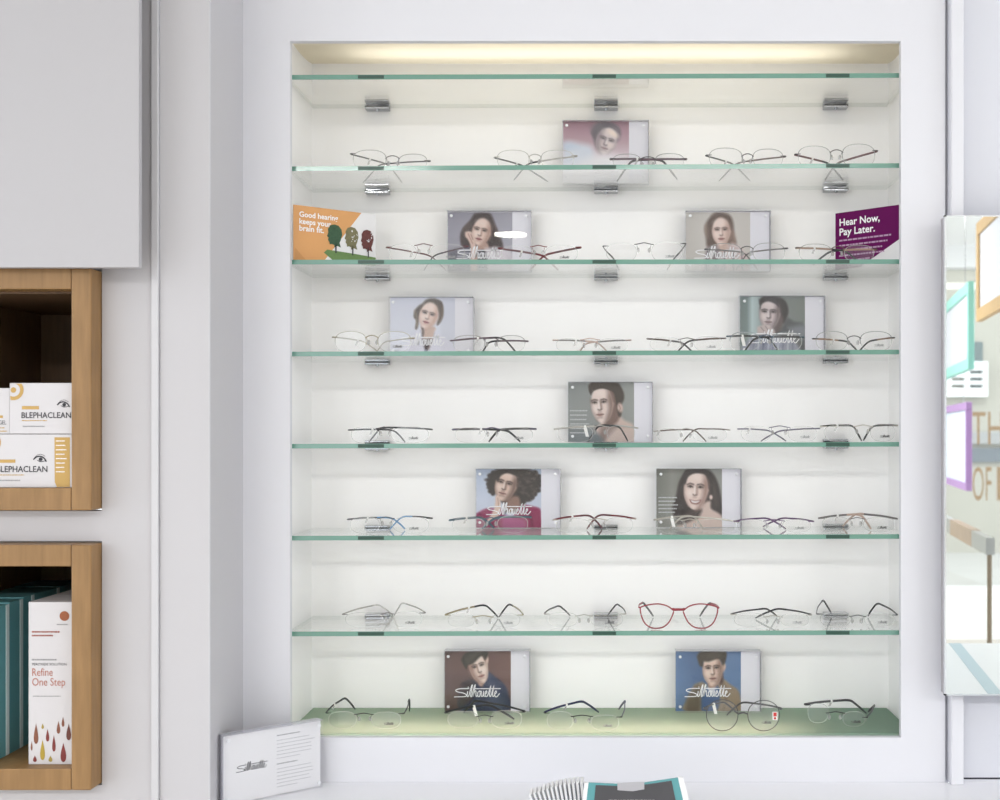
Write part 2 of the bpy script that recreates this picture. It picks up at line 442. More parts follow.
# ------------------------------------------------------------------ printed portraits
def sm(d, s): return np.clip(0.5 - d/(2*s), 0, 1)
def paint(rect, ops, step=7.5):
    x0, y0, x1, y1 = rect
    nx = int((x1-x0)/step)+1; ny = int((y1-y0)/step)+1
    X, Y = np.meshgrid(np.linspace(x0, x1, nx), np.linspace(y0, y1, ny))
    img = np.zeros((ny, nx, 3))
    for op in ops:
        kd = op[0]
        if kd == 'V':                   # printed backdrop blending down the page: (y, colour) stops
            st = op[1]
            for c in range(3): img[..., c] = np.interp(Y, [s[0] for s in st], [s[1][c] for s in st])
            continue
        if kd == 'H':                   # the same across the page, at a share
            st, share = op[1], op[2]
            for c in range(3): img[..., c] = img[..., c]*(1-share) + share*np.interp(X, [s[0] for s in st], [s[1][c] for s in st])
            continue
        al = op[-1] if kd.endswith('a') else 1.0
        if kd.endswith('a'): op = op[:-1]; kd = kd[:-1]
        if kd == 'E':
            _, cx, cy, rx, ry, rot, col, sf = op
            a = math.radians(rot); dx, dy = X-cx, Y-cy
            u = (dx*math.cos(a)+dy*math.sin(a))/rx; v = (-dx*math.sin(a)+dy*math.cos(a))/ry
            r = np.sqrt(u*u+v*v); d = (r-1)*min(rx, ry)
        elif kd == 'P':
            _, pts, col, sf = op
            pts = [tuple(p[:2]) for p in smoothpath([(p[0], p[1], 0) for p in pts+[pts[0]]], 3)][:-1]
            d = np.full(X.shape, 1e9); s = np.zeros(X.shape, bool); N = len(pts)
            for i in range(N):
                ax, ay = pts[i]; bx, by = pts[(i+1) % N]
                ex, ey = bx-ax, by-ay; L = ex*ex+ey*ey+1e-9
                t = np.clip(((X-ax)*ex+(Y-ay)*ey)/L, 0, 1)
                d = np.minimum(d, np.hypot(X-ax-t*ex, Y-ay-t*ey))
                cnd = ((ay > Y) != (by > Y)) & (X < (bx-ax)*(Y-ay)/((by-ay) if abs(by-ay) > 1e-9 else 1e-9)+ax)
                s ^= cnd
            d = np.where(s, -d, d)
        else:                           # 'L' pen stroke
            _, pts, w, col, sf = op
            d = np.full(X.shape, 1e9)
            for (ax, ay), (bx, by) in zip(pts[:-1], pts[1:]):
                ex, ey = bx-ax, by-ay; L = ex*ex+ey*ey+1e-9
                t = np.clip(((X-ax)*ex+(Y-ay)*ey)/L, 0, 1)
                d = np.minimum(d, np.hypot(X-ax-t*ex, Y-ay-t*ey))
            d -= w/2
        a = (sm(d, max(sf, 3.0))*al)[..., None]
        img = img*(1-a) + np.array(col, float)*a
    return X, Y, img
def print_mesh(name, X, Y, img, place, parent, m=None):
    ny, nx = X.shape
    base = Vector(parent.location) + (Vector(parent.parent.location) if parent.parent else Vector((0,0,0)))
    vs = [place(X[j, i], Y[j, i]) - base for j in range(ny) for i in range(nx)]
    fs = [(j*nx+i, (j+1)*nx+i, (j+1)*nx+i+1, j*nx+i+1) for j in range(ny-1) for i in range(nx-1)]
    me = bpy.data.meshes.new(name); me.from_pydata([tuple(v) for v in vs], [], fs)
    ca = me.color_attributes.new('ink', 'FLOAT_COLOR', 'POINT')
    c = np.clip(img.reshape(-1, 3)*1.07 - 17, 0, 255)/255.0
    l = np.where(c <= 0.04045, c/12.92, ((c+0.055)/1.055)**2.4)
    ca.data.foreach_set('color', np.concatenate([l, np.ones((len(l), 1))], 1).astype(np.float32).ravel())
    me.materials.append(m or PRINT)
    o = bpy.data.objects.new(name, me); COL.objects.link(o); o.parent = parent
    return o

def face(cx, cy, rx, ry, rot, skin, shade, lip, eye, dark=(60, 52, 50), gaze=0, side=1, light=None, mouth=True):
    """a printed face: head shape, cheek shading, brows, eyes, nose and mouth, all turned by rot"""
    a = math.radians(rot)
    def p(u, v): return (cx + u*rx*math.cos(a) - v*ry*math.sin(a), cy + u*rx*math.sin(a) + v*ry*math.cos(a))
    mixc = lambda c, d, t: tuple(c[i]*(1-t)+d[i]*t for i in range(3))
    hi = light or mixc(skin, (255, 250, 245), .45); o = gaze
    ops = [('E', cx, cy, rx, ry, rot, skin, 10),
           ('P', [p(-.97,-.1), p(-.92,.35), p(-.62,.76), p(-.22,1.02), p(.22,1.02), p(.62,.76), p(.92,.35), p(.97,-.1)], skin, 10),
           ('Pa', [p(side*.55,-.8), p(side*1.05,-.3), p(side*1.02,.3), p(side*.68,.82), p(side*.15,1.08), p(side*.38,.7), p(side*.6,.3), p(side*.58,-.15)], shade, 30, .95),
           ('La', [p(-.98*side,-.3), p(-.92*side,.3), p(-.5*side,.9)], rx*.16, shade, 16, .45),
           ('Ea', *p(-side*.45+o*.5,.22), rx*.26, ry*.16, rot, hi, 26, .7), ('Ea', *p(-side*.1,-.62), rx*.55, ry*.2, rot, hi, 30, .55)]
    for sx in (-1, 1):
        ops += [('Ea', *p(sx*.43+o,-.14), rx*.28, ry*.10, rot, mixc(shade, dark, .4), 18, .55),
                ('L', [p(sx*.70+o,-.20), p(sx*.46+o,-.265), p(sx*.17+o,-.225)], rx*.075, mixc(dark, shade, .2), 9),
                ('E', *p(sx*.42+o,-.095), rx*.16, ry*.042, rot, mixc(eye, (225, 222, 220), .15), 7),
                ('E', *p(sx*.42+o,-.105), rx*.085, ry*.05, rot, dark, 6),
                ('L', [p(sx*.64+o,-.10), p(sx*.42+o,-.15), p(sx*.22+o,-.09)], rx*.06, dark, 6)]
    ops += [('La', [p(.12*side+o,-.12), p(.15*side+o,.12), p(.17*side+o,.26)], rx*.14, shade, 14, .95),
            ('La', [p(-.04*side+o,-.12), p(-.02*side+o,.22)], rx*.11, mixc(skin, (255, 252, 248), .6), 9, .8),
            ('La', [p(-.15+o,.29), p(0+o,.335), p(.15+o,.29)], rx*.08, mixc(shade, dark, .6), 8, .95),
            ('La', [p(-.1+o,.42), p(.1+o,.42)], rx*.12, shade, 12, .5)]
    if mouth:
        ops += [('P', [p(-.36+o,.56), p(-.1+o,.50), p(0+o,.52), p(.1+o,.50), p(.36+o,.56), p(.12+o,.655), p(-.12+o,.655)], mixc(lip, shade, .25), 8),
                ('La', [p(-.34+o,.565), p(0+o,.575), p(.34+o,.565)], rx*.045, mixc(lip, dark, .75), 6, .95)]
    ops += [('La', [p(-.18+o,.74), p(.18+o,.74)], rx*.11, shade, 14, .6), ('Ea', *p(o*.6,.86), rx*.2, ry*.07, rot, hi, 16, .35)]
    return ops

PORTRAITS = []
# 1 shelf 2: man leaning, pale pink print, white glare painted over its lower half
PORTRAITS.append(dict(s=2, crop=(560, 118, 10.52), x=(562.5, 648.5), top=121.5, print=(34, 36, 726, 735), ops=[
 ('V', [(36,(150,118,128)),(120,(172,140,150)),(260,(190,164,172)),(420,(224,212,218)),(520,(238,236,238)),(735,(236,236,237))]),
 ('P', [(34,270),(90,245),(200,265),(330,300),(360,420),(300,560),(34,560)], (216,222,232), 40),
 ('Pa', [(34,262),(110,262),(200,300),(120,330),(34,330)], (196,208,224), 30, .7),
 ('E', 478, 150, 150, 105, 20, (122,116,122), 26), ('P', [(330,150),(360,250),(390,300),(410,200),(520,90),(600,120),(625,190),(630,110),(540,50),(400,60)], (112,106,112), 20)]
 + face(490, 240, 105, 140, 18, (212,198,198), (150,138,142), (178,150,152), (150,140,142), (104,96,100), side=-1, light=(238,226,216))
 + [('Ea', 560, 160, 60, 26, 35, (244,228,214), 16, .8), ('Pa', [(300,420),(420,380),(560,400),(700,450),(726,600),(726,735),(34,735),(34,540),(180,470)], (240,239,241), 60, .95)],
 who='man leaning, pink print with painted white glare', lg=None))
# 2 shelf 3: woman resting her cheek on her hand
PORTRAITS.append(dict(s=3, crop=(444, 208, 10.87), x=(447.5, 531.5), top=211.5, print=(42, 46, 742, 735), ops=[
 ('V', [(46,(150,148,158)),(250,(166,165,176)),(500,(176,174,184)),(735,(180,178,186))]), ('H', [(42,(148,146,158)),(742,(184,183,192))], .4),
 ('P', [(330,60),(430,48),(510,70),(560,190),(590,260),(640,400),(620,470),(470,470),(300,440),(200,440),(175,300),(210,215),(270,150)], (72,60,58), 16),
 ('Pa', [(200,220),(270,150),(300,200),(240,260),(210,300)], (98,84,80), 14, .8), ('La', [(540,180),(575,260),(600,360)], 22, (104,88,84), 14, .7),
 ('P', [(42,470),(200,420),(300,450),(300,735),(42,735)], (104,102,116), 24)]
 + [('L', [(150,y),(300,y)], 12, (206,206,212), 6) for y in (455, 490, 525, 560, 600)]
 + [('P', [(370,380),(470,380),(480,470),(360,500)], (188,160,148), 12), ('P', [(450,440),(560,420),(660,450),(742,500),(742,735),(440,735),(430,540)], (214,208,214), 20),
    ('P', [(340,470),(450,470),(460,735),(330,735)], (92,88,96), 14)] + [('L', [(350,y),(450,y)], 10, (214,212,216), 6) for y in (500, 540, 580, 620, 660)]
 + face(405, 255, 98, 148, 12, (226,202,190), (176,142,128), (152,72,80), (160,140,130), (62,50,48), gaze=-.12, side=1)
 + [('P', [(228,262),(262,250),(300,262),(320,320),(345,400),(360,470),(356,735),(290,735),(292,450),(262,350),(230,310)], (220,194,182), 10),
    ('L', [(262,280),(285,330),(310,385)], 8, (170,134,122), 6), ('L', [(292,286),(312,340)], 7, (150,112,104), 6)],
 who='dark-haired woman resting cheek on hand', lg=(130, 548, 510)))
# 3 shelf 3 right: woman facing forward
PORTRAITS.append(dict(s=3, crop=(682, 208, 10.87), x=(685.5, 770), top=211.5, print=(42, 46, 742, 735), ops=[
 ('V', [(46,(196,192,186)),(300,(206,201,195)),(735,(204,199,193))]), ('H', [(42,(188,184,178)),(300,(212,208,202)),(742,(204,199,193))], .6),
 ('P', [(320,80),(370,44),(450,48),(530,90),(560,180),(565,300),(590,400),(500,430),(420,400),(380,440),(280,430),(262,330),(250,220),(270,150)], (104,88,79), 20),
 ('Pa', [(262,300),(240,240),(250,180),(280,200),(290,330)], (150,132,120), 18, .7), ('Pa', [(520,260),(560,240),(590,330),(570,390),(530,370)], (158,134,122), 18, .6),
 ('P', [(390,360),(480,360),(520,470),(380,480)], (206,178,164), 12),
 ('P', [(500,400),(560,380),(640,430),(700,520),(742,600),(742,735),(240,735),(260,560),(400,480),(480,470)], (210,190,188), 22),
 ('P', [(270,430),(360,400),(400,440),(440,560),(430,735),(240,735),(250,560)], (150,138,140), 22)]
 + [('L', [(280+q*46,470),(262+q*50,735)], 14, (206,196,196) if q % 2 else (108,98,104), 8) for q in range(9)]
 + face(425, 250, 96, 148, -2, (228,206,196), (186,156,144), (152,94,90), (150,134,126), (72,60,56), side=1),
 who='fair woman looking straight ahead, beige print', lg=(130, 545, 505)))
# 4 shelf 4 left: woman with hair tied back, white shirt
PORTRAITS.append(dict(s=4, crop=(387, 295, 10.87), x=(389.5, 473.5), top=297.5, print=(38, 28, 738, 702), ops=[
 ('V', [(28,(208,210,222)),(350,(216,218,228)),(702,(220,220,230))]),
 ('P', [(385,90),(430,48),(510,38),(590,70),(612,150),(605,240),(570,310),(540,320),(560,200),(480,100),(400,130),(360,210),(330,360),(305,360),(318,280),(290,240),(300,170),(340,120)], (92,80,70), 12),
 ('La', [(300,170),(320,230),(325,330)], 18, (150,136,120), 12, .8), ('La', [(600,130),(596,230),(570,290)], 14, (150,134,118), 10, .6),
 ('P', [(365,340),(520,350),(515,430),(500,540),(430,590),(385,520),(372,430)], (204,178,164), 10), ('Pa', [(372,350),(400,360),(400,430),(380,470)], (96,84,82), 10, .8),
 ('P', [(260,440),(365,370),(372,470),(420,600),(430,702),(160,702),(200,540)], (224,223,233), 14), ('P', [(520,380),(600,450),(690,520),(738,640),(738,702),(420,702),(460,580),(500,480)], (224,223,233), 14),
 ('P', [(385,480),(490,480),(450,580),(430,610),(405,580)], (92,80,80), 12)] + [('L', [(392+q*16,470),(400+q*12,530)], 6, (220,214,214), 4) for q in range(7)]
 + [('La', [(360,380),(400,560),(420,680)], 8, (182,182,196), 6, .8), ('La', [(520,400),(470,560),(440,690)], 8, (182,182,196), 6, .8), ('L', [(420,600),(425,690)], 20, (150,150,170), 10)]
 + face(450, 218, 96, 142, 16, (226,204,194), (196,162,146), (160,76,84), (140,128,124), (66,56,54), gaze=-.06, side=1),
 who='woman with tied-back hair in white shirt', lg=(128, 548, 505)))
# 5 shelf 4 right: man in grey jacket, hand at his chin
PORTRAITS.append(dict(s=4, crop=(737, 294, 10.87), x=(739.5, 824.5), top=296.5, print=(30, 28, 740, 712), ops=[
 ('V', [(28,(136,140,140)),(712,(140,144,142))]), ('H', [(30,(120,132,130)),(110,(126,140,138)),(165,(190,206,206)),(235,(170,184,184)),(300,(142,146,146)),(740,(132,138,132))], .9),
 ('P', [(390,430),(470,380),(545,262),(620,300),(740,350),(740,712),(360,712)], (100,102,104), 20), ('Pa', [(560,360),(740,340),(740,480),(600,470)], (150,154,160), 30, .7),
 ('P', [(240,60),(330,40),(450,35),(530,80),(560,180),(540,260),(500,320),(450,240),(420,110),(300,80),(250,110)], (76,72,72), 14),
 ('P', [(400,240),(500,250),(480,380),(400,430)], (112,100,98), 16)]
 + face(355, 210, 110, 165, 3, (206,192,190), (118,106,106), (156,128,128), (130,120,120), (66,60,60), gaze=-.08, side=1)
 + [('P', [(248,110),(262,40),(330,22),(430,30),(455,140),(425,112),(340,80),(270,110),(252,165)], (76,72,72), 10),
    ('P', [(220,360),(300,330),(350,360),(400,380),(410,430),(330,470),(230,450)], (198,184,180), 12), ('L', [(260,360),(300,410)], 7, (140,128,128), 6), ('L', [(310,350),(345,400)], 7, (140,128,128), 6),
    ('P', [(60,560),(150,480),(240,440),(420,460),(640,520),(640,712),(40,712)], (152,156,170), 20)]
 + [('L', [(140+q*52,500),(100+q*56,712)], 12, (120,124,142) if q % 2 else (194,198,208), 8) for q in range(10)],
 who='man in grey jacket with hand at chin', lg=(128, 530, 560)))
# 6 shelf 5: bare-shouldered man looking left
PORTRAITS.append(dict(s=5, crop=(566, 380, 10.87), x=(568.3, 652.5), top=382.3, print=(24, 26, 740, 688), ops=[
 ('V', [(26,(134,138,136)),(300,(150,153,150)),(688,(150,154,152))]), ('H', [(24,(150,154,152)),(500,(150,152,148)),(740,(166,168,162))], .5),
 ('P', [(420,420),(560,380),(640,440),(740,500),(740,688),(240,688),(300,560)], (206,186,176), 20), ('P', [(380,520),(480,480),(560,500),(470,600),(400,688),(330,688)], (150,132,126), 26),
 ('P', [(24,520),(180,500),(320,560),(400,688),(24,688)], (124,130,132), 24),
 ('P', [(430,80),(560,120),(590,260),(600,330),(585,400),(540,470),(430,480)], (128,106,98), 18),
 ('P', [(240,60),(290,26),(420,22),(560,30),(620,120),(632,200),(600,280),(600,380),(570,390),(540,250),(500,110),(380,90),(290,110),(265,140),(250,110)], (78,68,62), 12),
 ('E', 588, 300, 30, 50, -8, (206,182,172), 10), ('La', [(578,275),(592,310),(580,335)], 8, (140,116,106), 6, .8)]
 + face(390, 260, 118, 200, -4, (224,206,198), (132,110,102), (178,138,130), (140,124,116), (62,52,48), gaze=-.24, side=1)
 + [('P', [(252,120),(262,40),(330,18),(520,22),(550,190),(520,132),(400,94),(300,120),(272,165)], (78,68,62), 8)],
 who='dark-haired man looking left, grey print', lg=None, lines=(45, 340, 230, 6, 48)))
# 7 shelf 6 left: curly-haired woman in magenta
PORTRAITS.append(dict(s=6, crop=(474, 466, 10.87), x=(476, 560.5), top=468.8, print=(24, 34, 730, 690), ops=[
 ('V', [(34,(176,188,206)),(350,(200,207,222)),(690,(206,211,224))]),
 ('P', [(180,80),(260,30),(420,20),(600,34),(700,90),(728,170),(700,270),(640,350),(560,390),(500,430),(400,440),(280,380),(250,300),(200,310),(155,230),(150,150)], (70,63,60), 16)]
 + [('E', x, y, 20+7*(k%3), 18+6*(k%2), 0, (70,63,60), 10) for k, (x, y) in enumerate([(205,70),(170,105),(150,150),(150,195),(165,235),(185,275),(205,305),(665,70),(705,110),(720,160),(715,215),(695,265),(665,310),(630,345),(590,372),(545,395)])]
 + [('Ea', random.uniform(430,690), random.uniform(60,330), 12, 10, 0, (104,94,90), 8, .6) for q in range(60)]
 + [('P', [(24,520),(110,470),(200,460),(300,470),(330,540),(420,560),(500,430),(640,440),(720,470),(730,560),(730,690),(24,690)], (150,62,98), 14),
    ('Pa', [(300,540),(460,560),(560,600),(540,690),(320,690)], (184,92,150), 26, .7), ('La', [(560,470),(620,560),(640,690)], 22, (112,40,72), 16, .7), ('La', [(60,520),(120,600),(130,690)], 20, (112,40,72), 16, .7),
    ('P', [(360,340),(480,330),(500,430),(430,500),(330,480)], (150,122,110), 16)]
 + face(345, 205, 112, 172, 14, (216,190,176), (120,98,90), (186,140,134), (160,138,128), (58,48,46), gaze=-.12, side=1)
 + [('P', [(235,130),(262,40),(330,22),(440,22),(495,120),(450,105),(360,80),(290,110),(260,175)], (70,63,60), 10),
    ('P', [(232,330),(262,320),(285,380),(290,470),(270,540),(200,600),(140,600),(190,520),(225,440)], (222,198,184), 10), ('L', [(258,350),(268,440)], 6, (170,140,128), 6)],
 who='curly-haired woman in magenta top', lg=(128, 528, 500)))
# 8 shelf 6 right: smiling woman with long hair
PORTRAITS.append(dict(s=6, crop=(654, 466, 10.87), x=(656.3, 741), top=468.8, print=(26, 30, 740, 690), ops=[
 ('V', [(30,(120,121,114)),(690,(150,151,146))]), ('H', [(26,(118,119,112)),(200,(158,158,150)),(300,(140,140,133)),(740,(170,170,166))], .6),
 ('P', [(340,50),(430,30),(560,32),(640,80),(700,200),(735,380),(740,540),(600,560),(420,520),(330,560),(230,560),(200,450),(240,330),(270,180)], (68,60,58), 16),
 ('Pa', [(640,140),(680,260),(700,420),(660,440),(640,300)], (98,88,84), 18, .6),
 ('P', [(500,420),(610,380),(620,460),(700,510),(740,560),(740,690),(260,690),(340,600),(440,560)], (212,192,182), 16), ('P', [(390,480),(520,470),(480,560),(420,590),(300,640),(240,600)], (92,82,78), 20)]
 + face(455, 250, 128, 215, 4, (224,204,194), (162,134,124), (150,96,92), (150,132,124), (60,50,48), gaze=-.05, side=1, mouth=False)
 + [('P', [(385,362),(450,376),(512,368),(488,408),(445,416),(402,400)], (134,88,84), 7), ('P', [(398,370),(450,382),(500,376),(476,398),(445,404),(412,394)], (232,226,222), 6),
    ('E', 620, 340, 18, 26, 0, (218,198,190), 8), ('P', [(300,170),(335,60),(400,26),(560,28),(622,150),(565,96),(450,80),(372,120),(340,200)], (68,60,58), 10)],
 who='smiling woman with long dark hair', lg=None, lines=(50, 350, 230, 5, 40)))
# 9 bottom left: young man in navy, brown backdrop
PORTRAITS.append(dict(s=8, crop=(442, 648, 10.87), x=(444.5, 530), top=650.5, print=(30, 32, 748, 690), ops=[
 ('V', [(32,(104,80,76)),(200,(118,92,86)),(690,(96,78,76))]), ('H', [(30,(104,84,80)),(500,(112,84,78)),(748,(128,98,90))], .5),
 ('P', [(230,380),(340,350),(400,400),(440,420),(495,262),(560,300),(680,400),(725,520),(720,690),(200,690)], (60,68,92), 16), ('Pa', [(500,300),(600,380),(660,520),(620,690),(500,600)], (76,86,112), 30, .7),
 ('P', [(200,400),(300,340),(360,400),(330,560),(180,640)], (74,62,64), 30),
 ('P', [(400,330),(480,240),(490,300),(440,410),(400,400)], (206,182,168), 10), ('E', 488, 140, 16, 46, 6, (216,190,176), 8)]
 + face(395, 215, 95, 168, -18, (228,208,196), (150,118,106), (176,112,104), (120,100,92), (54,46,44), gaze=.03, side=-1)
 + [('P', [(205,130),(240,70),(320,32),(490,32),(490,100),(465,130),(440,86),(400,110),(340,170),(280,190),(270,230),(240,200)], (62,58,50), 12), ('Pa', [(250,120),(330,60),(400,50),(340,120),(280,170)], (84,80,70), 18, .7)],
 who='young man in navy shirt, brown backdrop', lg=(128, 532, 510)))
# 10 bottom right: young man in tan coat, blue backdrop
PORTRAITS.append(dict(s=8, crop=(672, 648, 10.87), x=(675.5, 760.5), top=650.8, print=(40, 34, 750, 690), ops=[
 ('V', [(34,(92,120,156)),(350,(104,132,168)),(690,(98,126,162))]), ('H', [(40,(104,134,172)),(230,(82,106,140)),(330,(78,100,132)),(560,(102,130,166)),(750,(104,132,168))], .6),
 ('P', [(240,400),(330,370),(400,420),(520,380),(560,340),(640,400),(720,460),(748,560),(748,690),(150,690),(170,560)], (152,134,112), 16),
 ('P', [(320,440),(500,410),(520,560),(480,690),(330,690),(310,560)], (72,98,138), 14), ('P', [(380,430),(480,420),(430,520)], (206,206,214), 12),
 ('P', [(160,560),(240,440),(300,420),(300,690),(160,690)], (104,92,76), 26), ('La', [(560,380),(600,480),(560,690)], 22, (112,96,76), 18, .6),
 ('P', [(390,350),(530,300),(510,380),(430,440),(395,420)], (176,146,130), 10),
 ('P', [(530,200),(560,330),(540,400),(520,380),(520,280)], (86,70,64), 14), ('E', 562, 210, 22, 46, 8, (214,186,170), 8)]
 + face(440, 235, 105, 172, -3, (220,194,178), (140,112,100), (160,106,100), (120,102,96), (58,48,44), side=1)
 + [('P', [(270,90),(330,34),(570,34),(590,110),(560,190),(535,150),(500,120),(400,150),(345,150),(335,200),(300,190)], (74,66,56), 12), ('Pa', [(320,80),(440,50),(540,80),(440,110)], (98,90,78), 20, .6)],
 who='young man in tan coat, blue backdrop', lg=(135, 530, 510)))

BLOCK_Y = 0.172
def photo_block(P):
    Y = BLOCK_Y; cx, cy, s = P['crop']
    x0, x1 = gx(P['x'][0], Y), gx(P['x'][1], Y); zt = gz(P['top'], Y)
    zb_ = shelf_top(P['s'], (x0+x1)/2) + 0.0004
    root = thing('photo_block', P['label'], 'photo display', ((x0+x1)/2, Y, zb_), 'acrylic photo blocks in the display')
    # rear slab carries the card, the front slab covers it
    m = MB(); m.box((x0, Y+0.0024, zb_), (x1, Y+0.016, zt)); m.build('rear_slab', ACRYLEDGE, root, smooth=False, bevel=0.0006)
    m = MB(); m.box((x0+0.0008, Y+0.0012, zb_+0.0004), (x1-0.0012, Y+0.0022, zt-0.0006)); m.build('backing_card', LAVENDER, root, smooth=False)
    X, Yc, img = paint(P['print'], P['ops'])
    pr = P['print']
    zlow = zb_ + 0.0006; k = (Y+D0)/F
    def place(u, v):
        q = at(cx+u/s, cy+v/s, Y); q.y = Y+0.0010
        if q.z < zlow: q.z = zlow
        return q
    po = print_mesh('photo_print', X, Yc, img, place, root)
    if P.get('lg'):
        u, v, w = P['lg']
        m = MB(); q = at(cx+u/s, cy+v/s, Y); q.y = Y+0.0006
        logo(m, q, (1,0,0), (0,0,1), w/s*k, 0.0016)
        lo = m.build('logo_lettering', INKWHITE, po, smooth=False); lo['label'] = 'white script lettering'
    if P.get('lines'):
        u, v, w, r, pit = P['lines']
        m = MB(); q = at(cx+u/s, cy+v/s, Y); q.y = Y+0.0006
        dashes(m, q, (1,0,0), (0,0,1), w/s*k, r, pit/s*k, 0.0022, seed=int(u))
        m.build('caption_lettering', mat('caption_ink', (196,198,198), .6), po, smooth=False)
    m = MB(); m.box((x0, Y-0.0085, zb_), (x1, Y, zt)); m.build('front_slab', ACRYL, root, smooth=False, bevel=0.0006)
    m = MB(); m.box((x0-0.0004, Y-0.0082, zt+0.0001), (x1+0.0004, Y+0.0158, zt+0.0006)); m.box((x1+0.0001, Y-0.0082, zb_), (x1+0.0006, Y+0.0158, zt)); m.build('slab_edge', ACRYLEDGE, root, smooth=False)
    for ux in (x0+0.0078, x1-0.0088):
        for uz in (zt-0.0092, zb_+0.0105):
            m = MB(); m.lathe([(0.0004, -0.0020), (0.0022, -0.0017), (0.0027, -0.0008), (0.0027, 0.0)], (ux, Y-0.0086, uz), 'Y', 14)
            m.build('magnet_stud', STUD, root)
    return root
BLK_LABEL = ['clear photo block on the second shelf, faded pink and white portrait of leaning man',  # print is not faded, the white is painted glare
 'clear photo block on the third shelf, dark-haired woman resting cheek on hand',
 'clear photo block on the third shelf, beige portrait of woman facing straight ahead',
 'clear photo block on the fourth shelf, woman with tied-back hair in white shirt',
 'clear photo block on the fourth shelf, man in grey jacket with hand at chin',
 'clear photo block on the eye-level shelf, grey portrait of dark-haired man looking left',
 'clear photo block on the sixth shelf, curly-haired woman in magenta top',
 'clear photo block on the sixth shelf, smiling woman with long dark hair',
 'clear photo block on the green base, young man in navy shirt against brown',
 'clear photo block on the green base, young man in tan coat against blue']
for P, L in zip(PORTRAITS, BLK_LABEL):
    P['label'] = L
    photo_block(P)

# ------------------------------------------------------------------ spectacles
def outline(cx, cz, hw, ht, hb, flare=0.0, n=44, e=2.5):
    """lens shape: half width, height above and below the middle"""
    out = []
    for i in range(n):
        a = 2*math.pi*i/n; c, s = math.cos(a), math.sin(a)
        u = math.copysign(abs(c)**(2/e), c); v = math.copysign(abs(s)**(2/e), s)
        x = cx + u*hw*(1 - flare*(0.5 - 0.5*v)); z = cz + v*(ht if v > 0 else hb)
        out.append((x, z))
    return out
BLK=(34,34,37); GUN=(78,76,78); GREY=(120,116,114); SILV=(170,166,160); GOLD=(156,144,116); PLUM=(92,74,82); BURG=(98,54,58); RED=(120,50,56)
BRN=(92,74,66); TAN=(148,116,92); PINKG=(190,168,158); TEAL=(80,100,112); SKY=(92,148,194); MAUVE=(104,100,118); PURP=(92,62,102); OLIVE=(64,60,50)
NAVY=(36,38,78); PEACH=(188,164,150); CHAMP=(172,166,156); CLEARC=(206,204,200); PALE=(186,180,170)
REDF=(142,40,52)
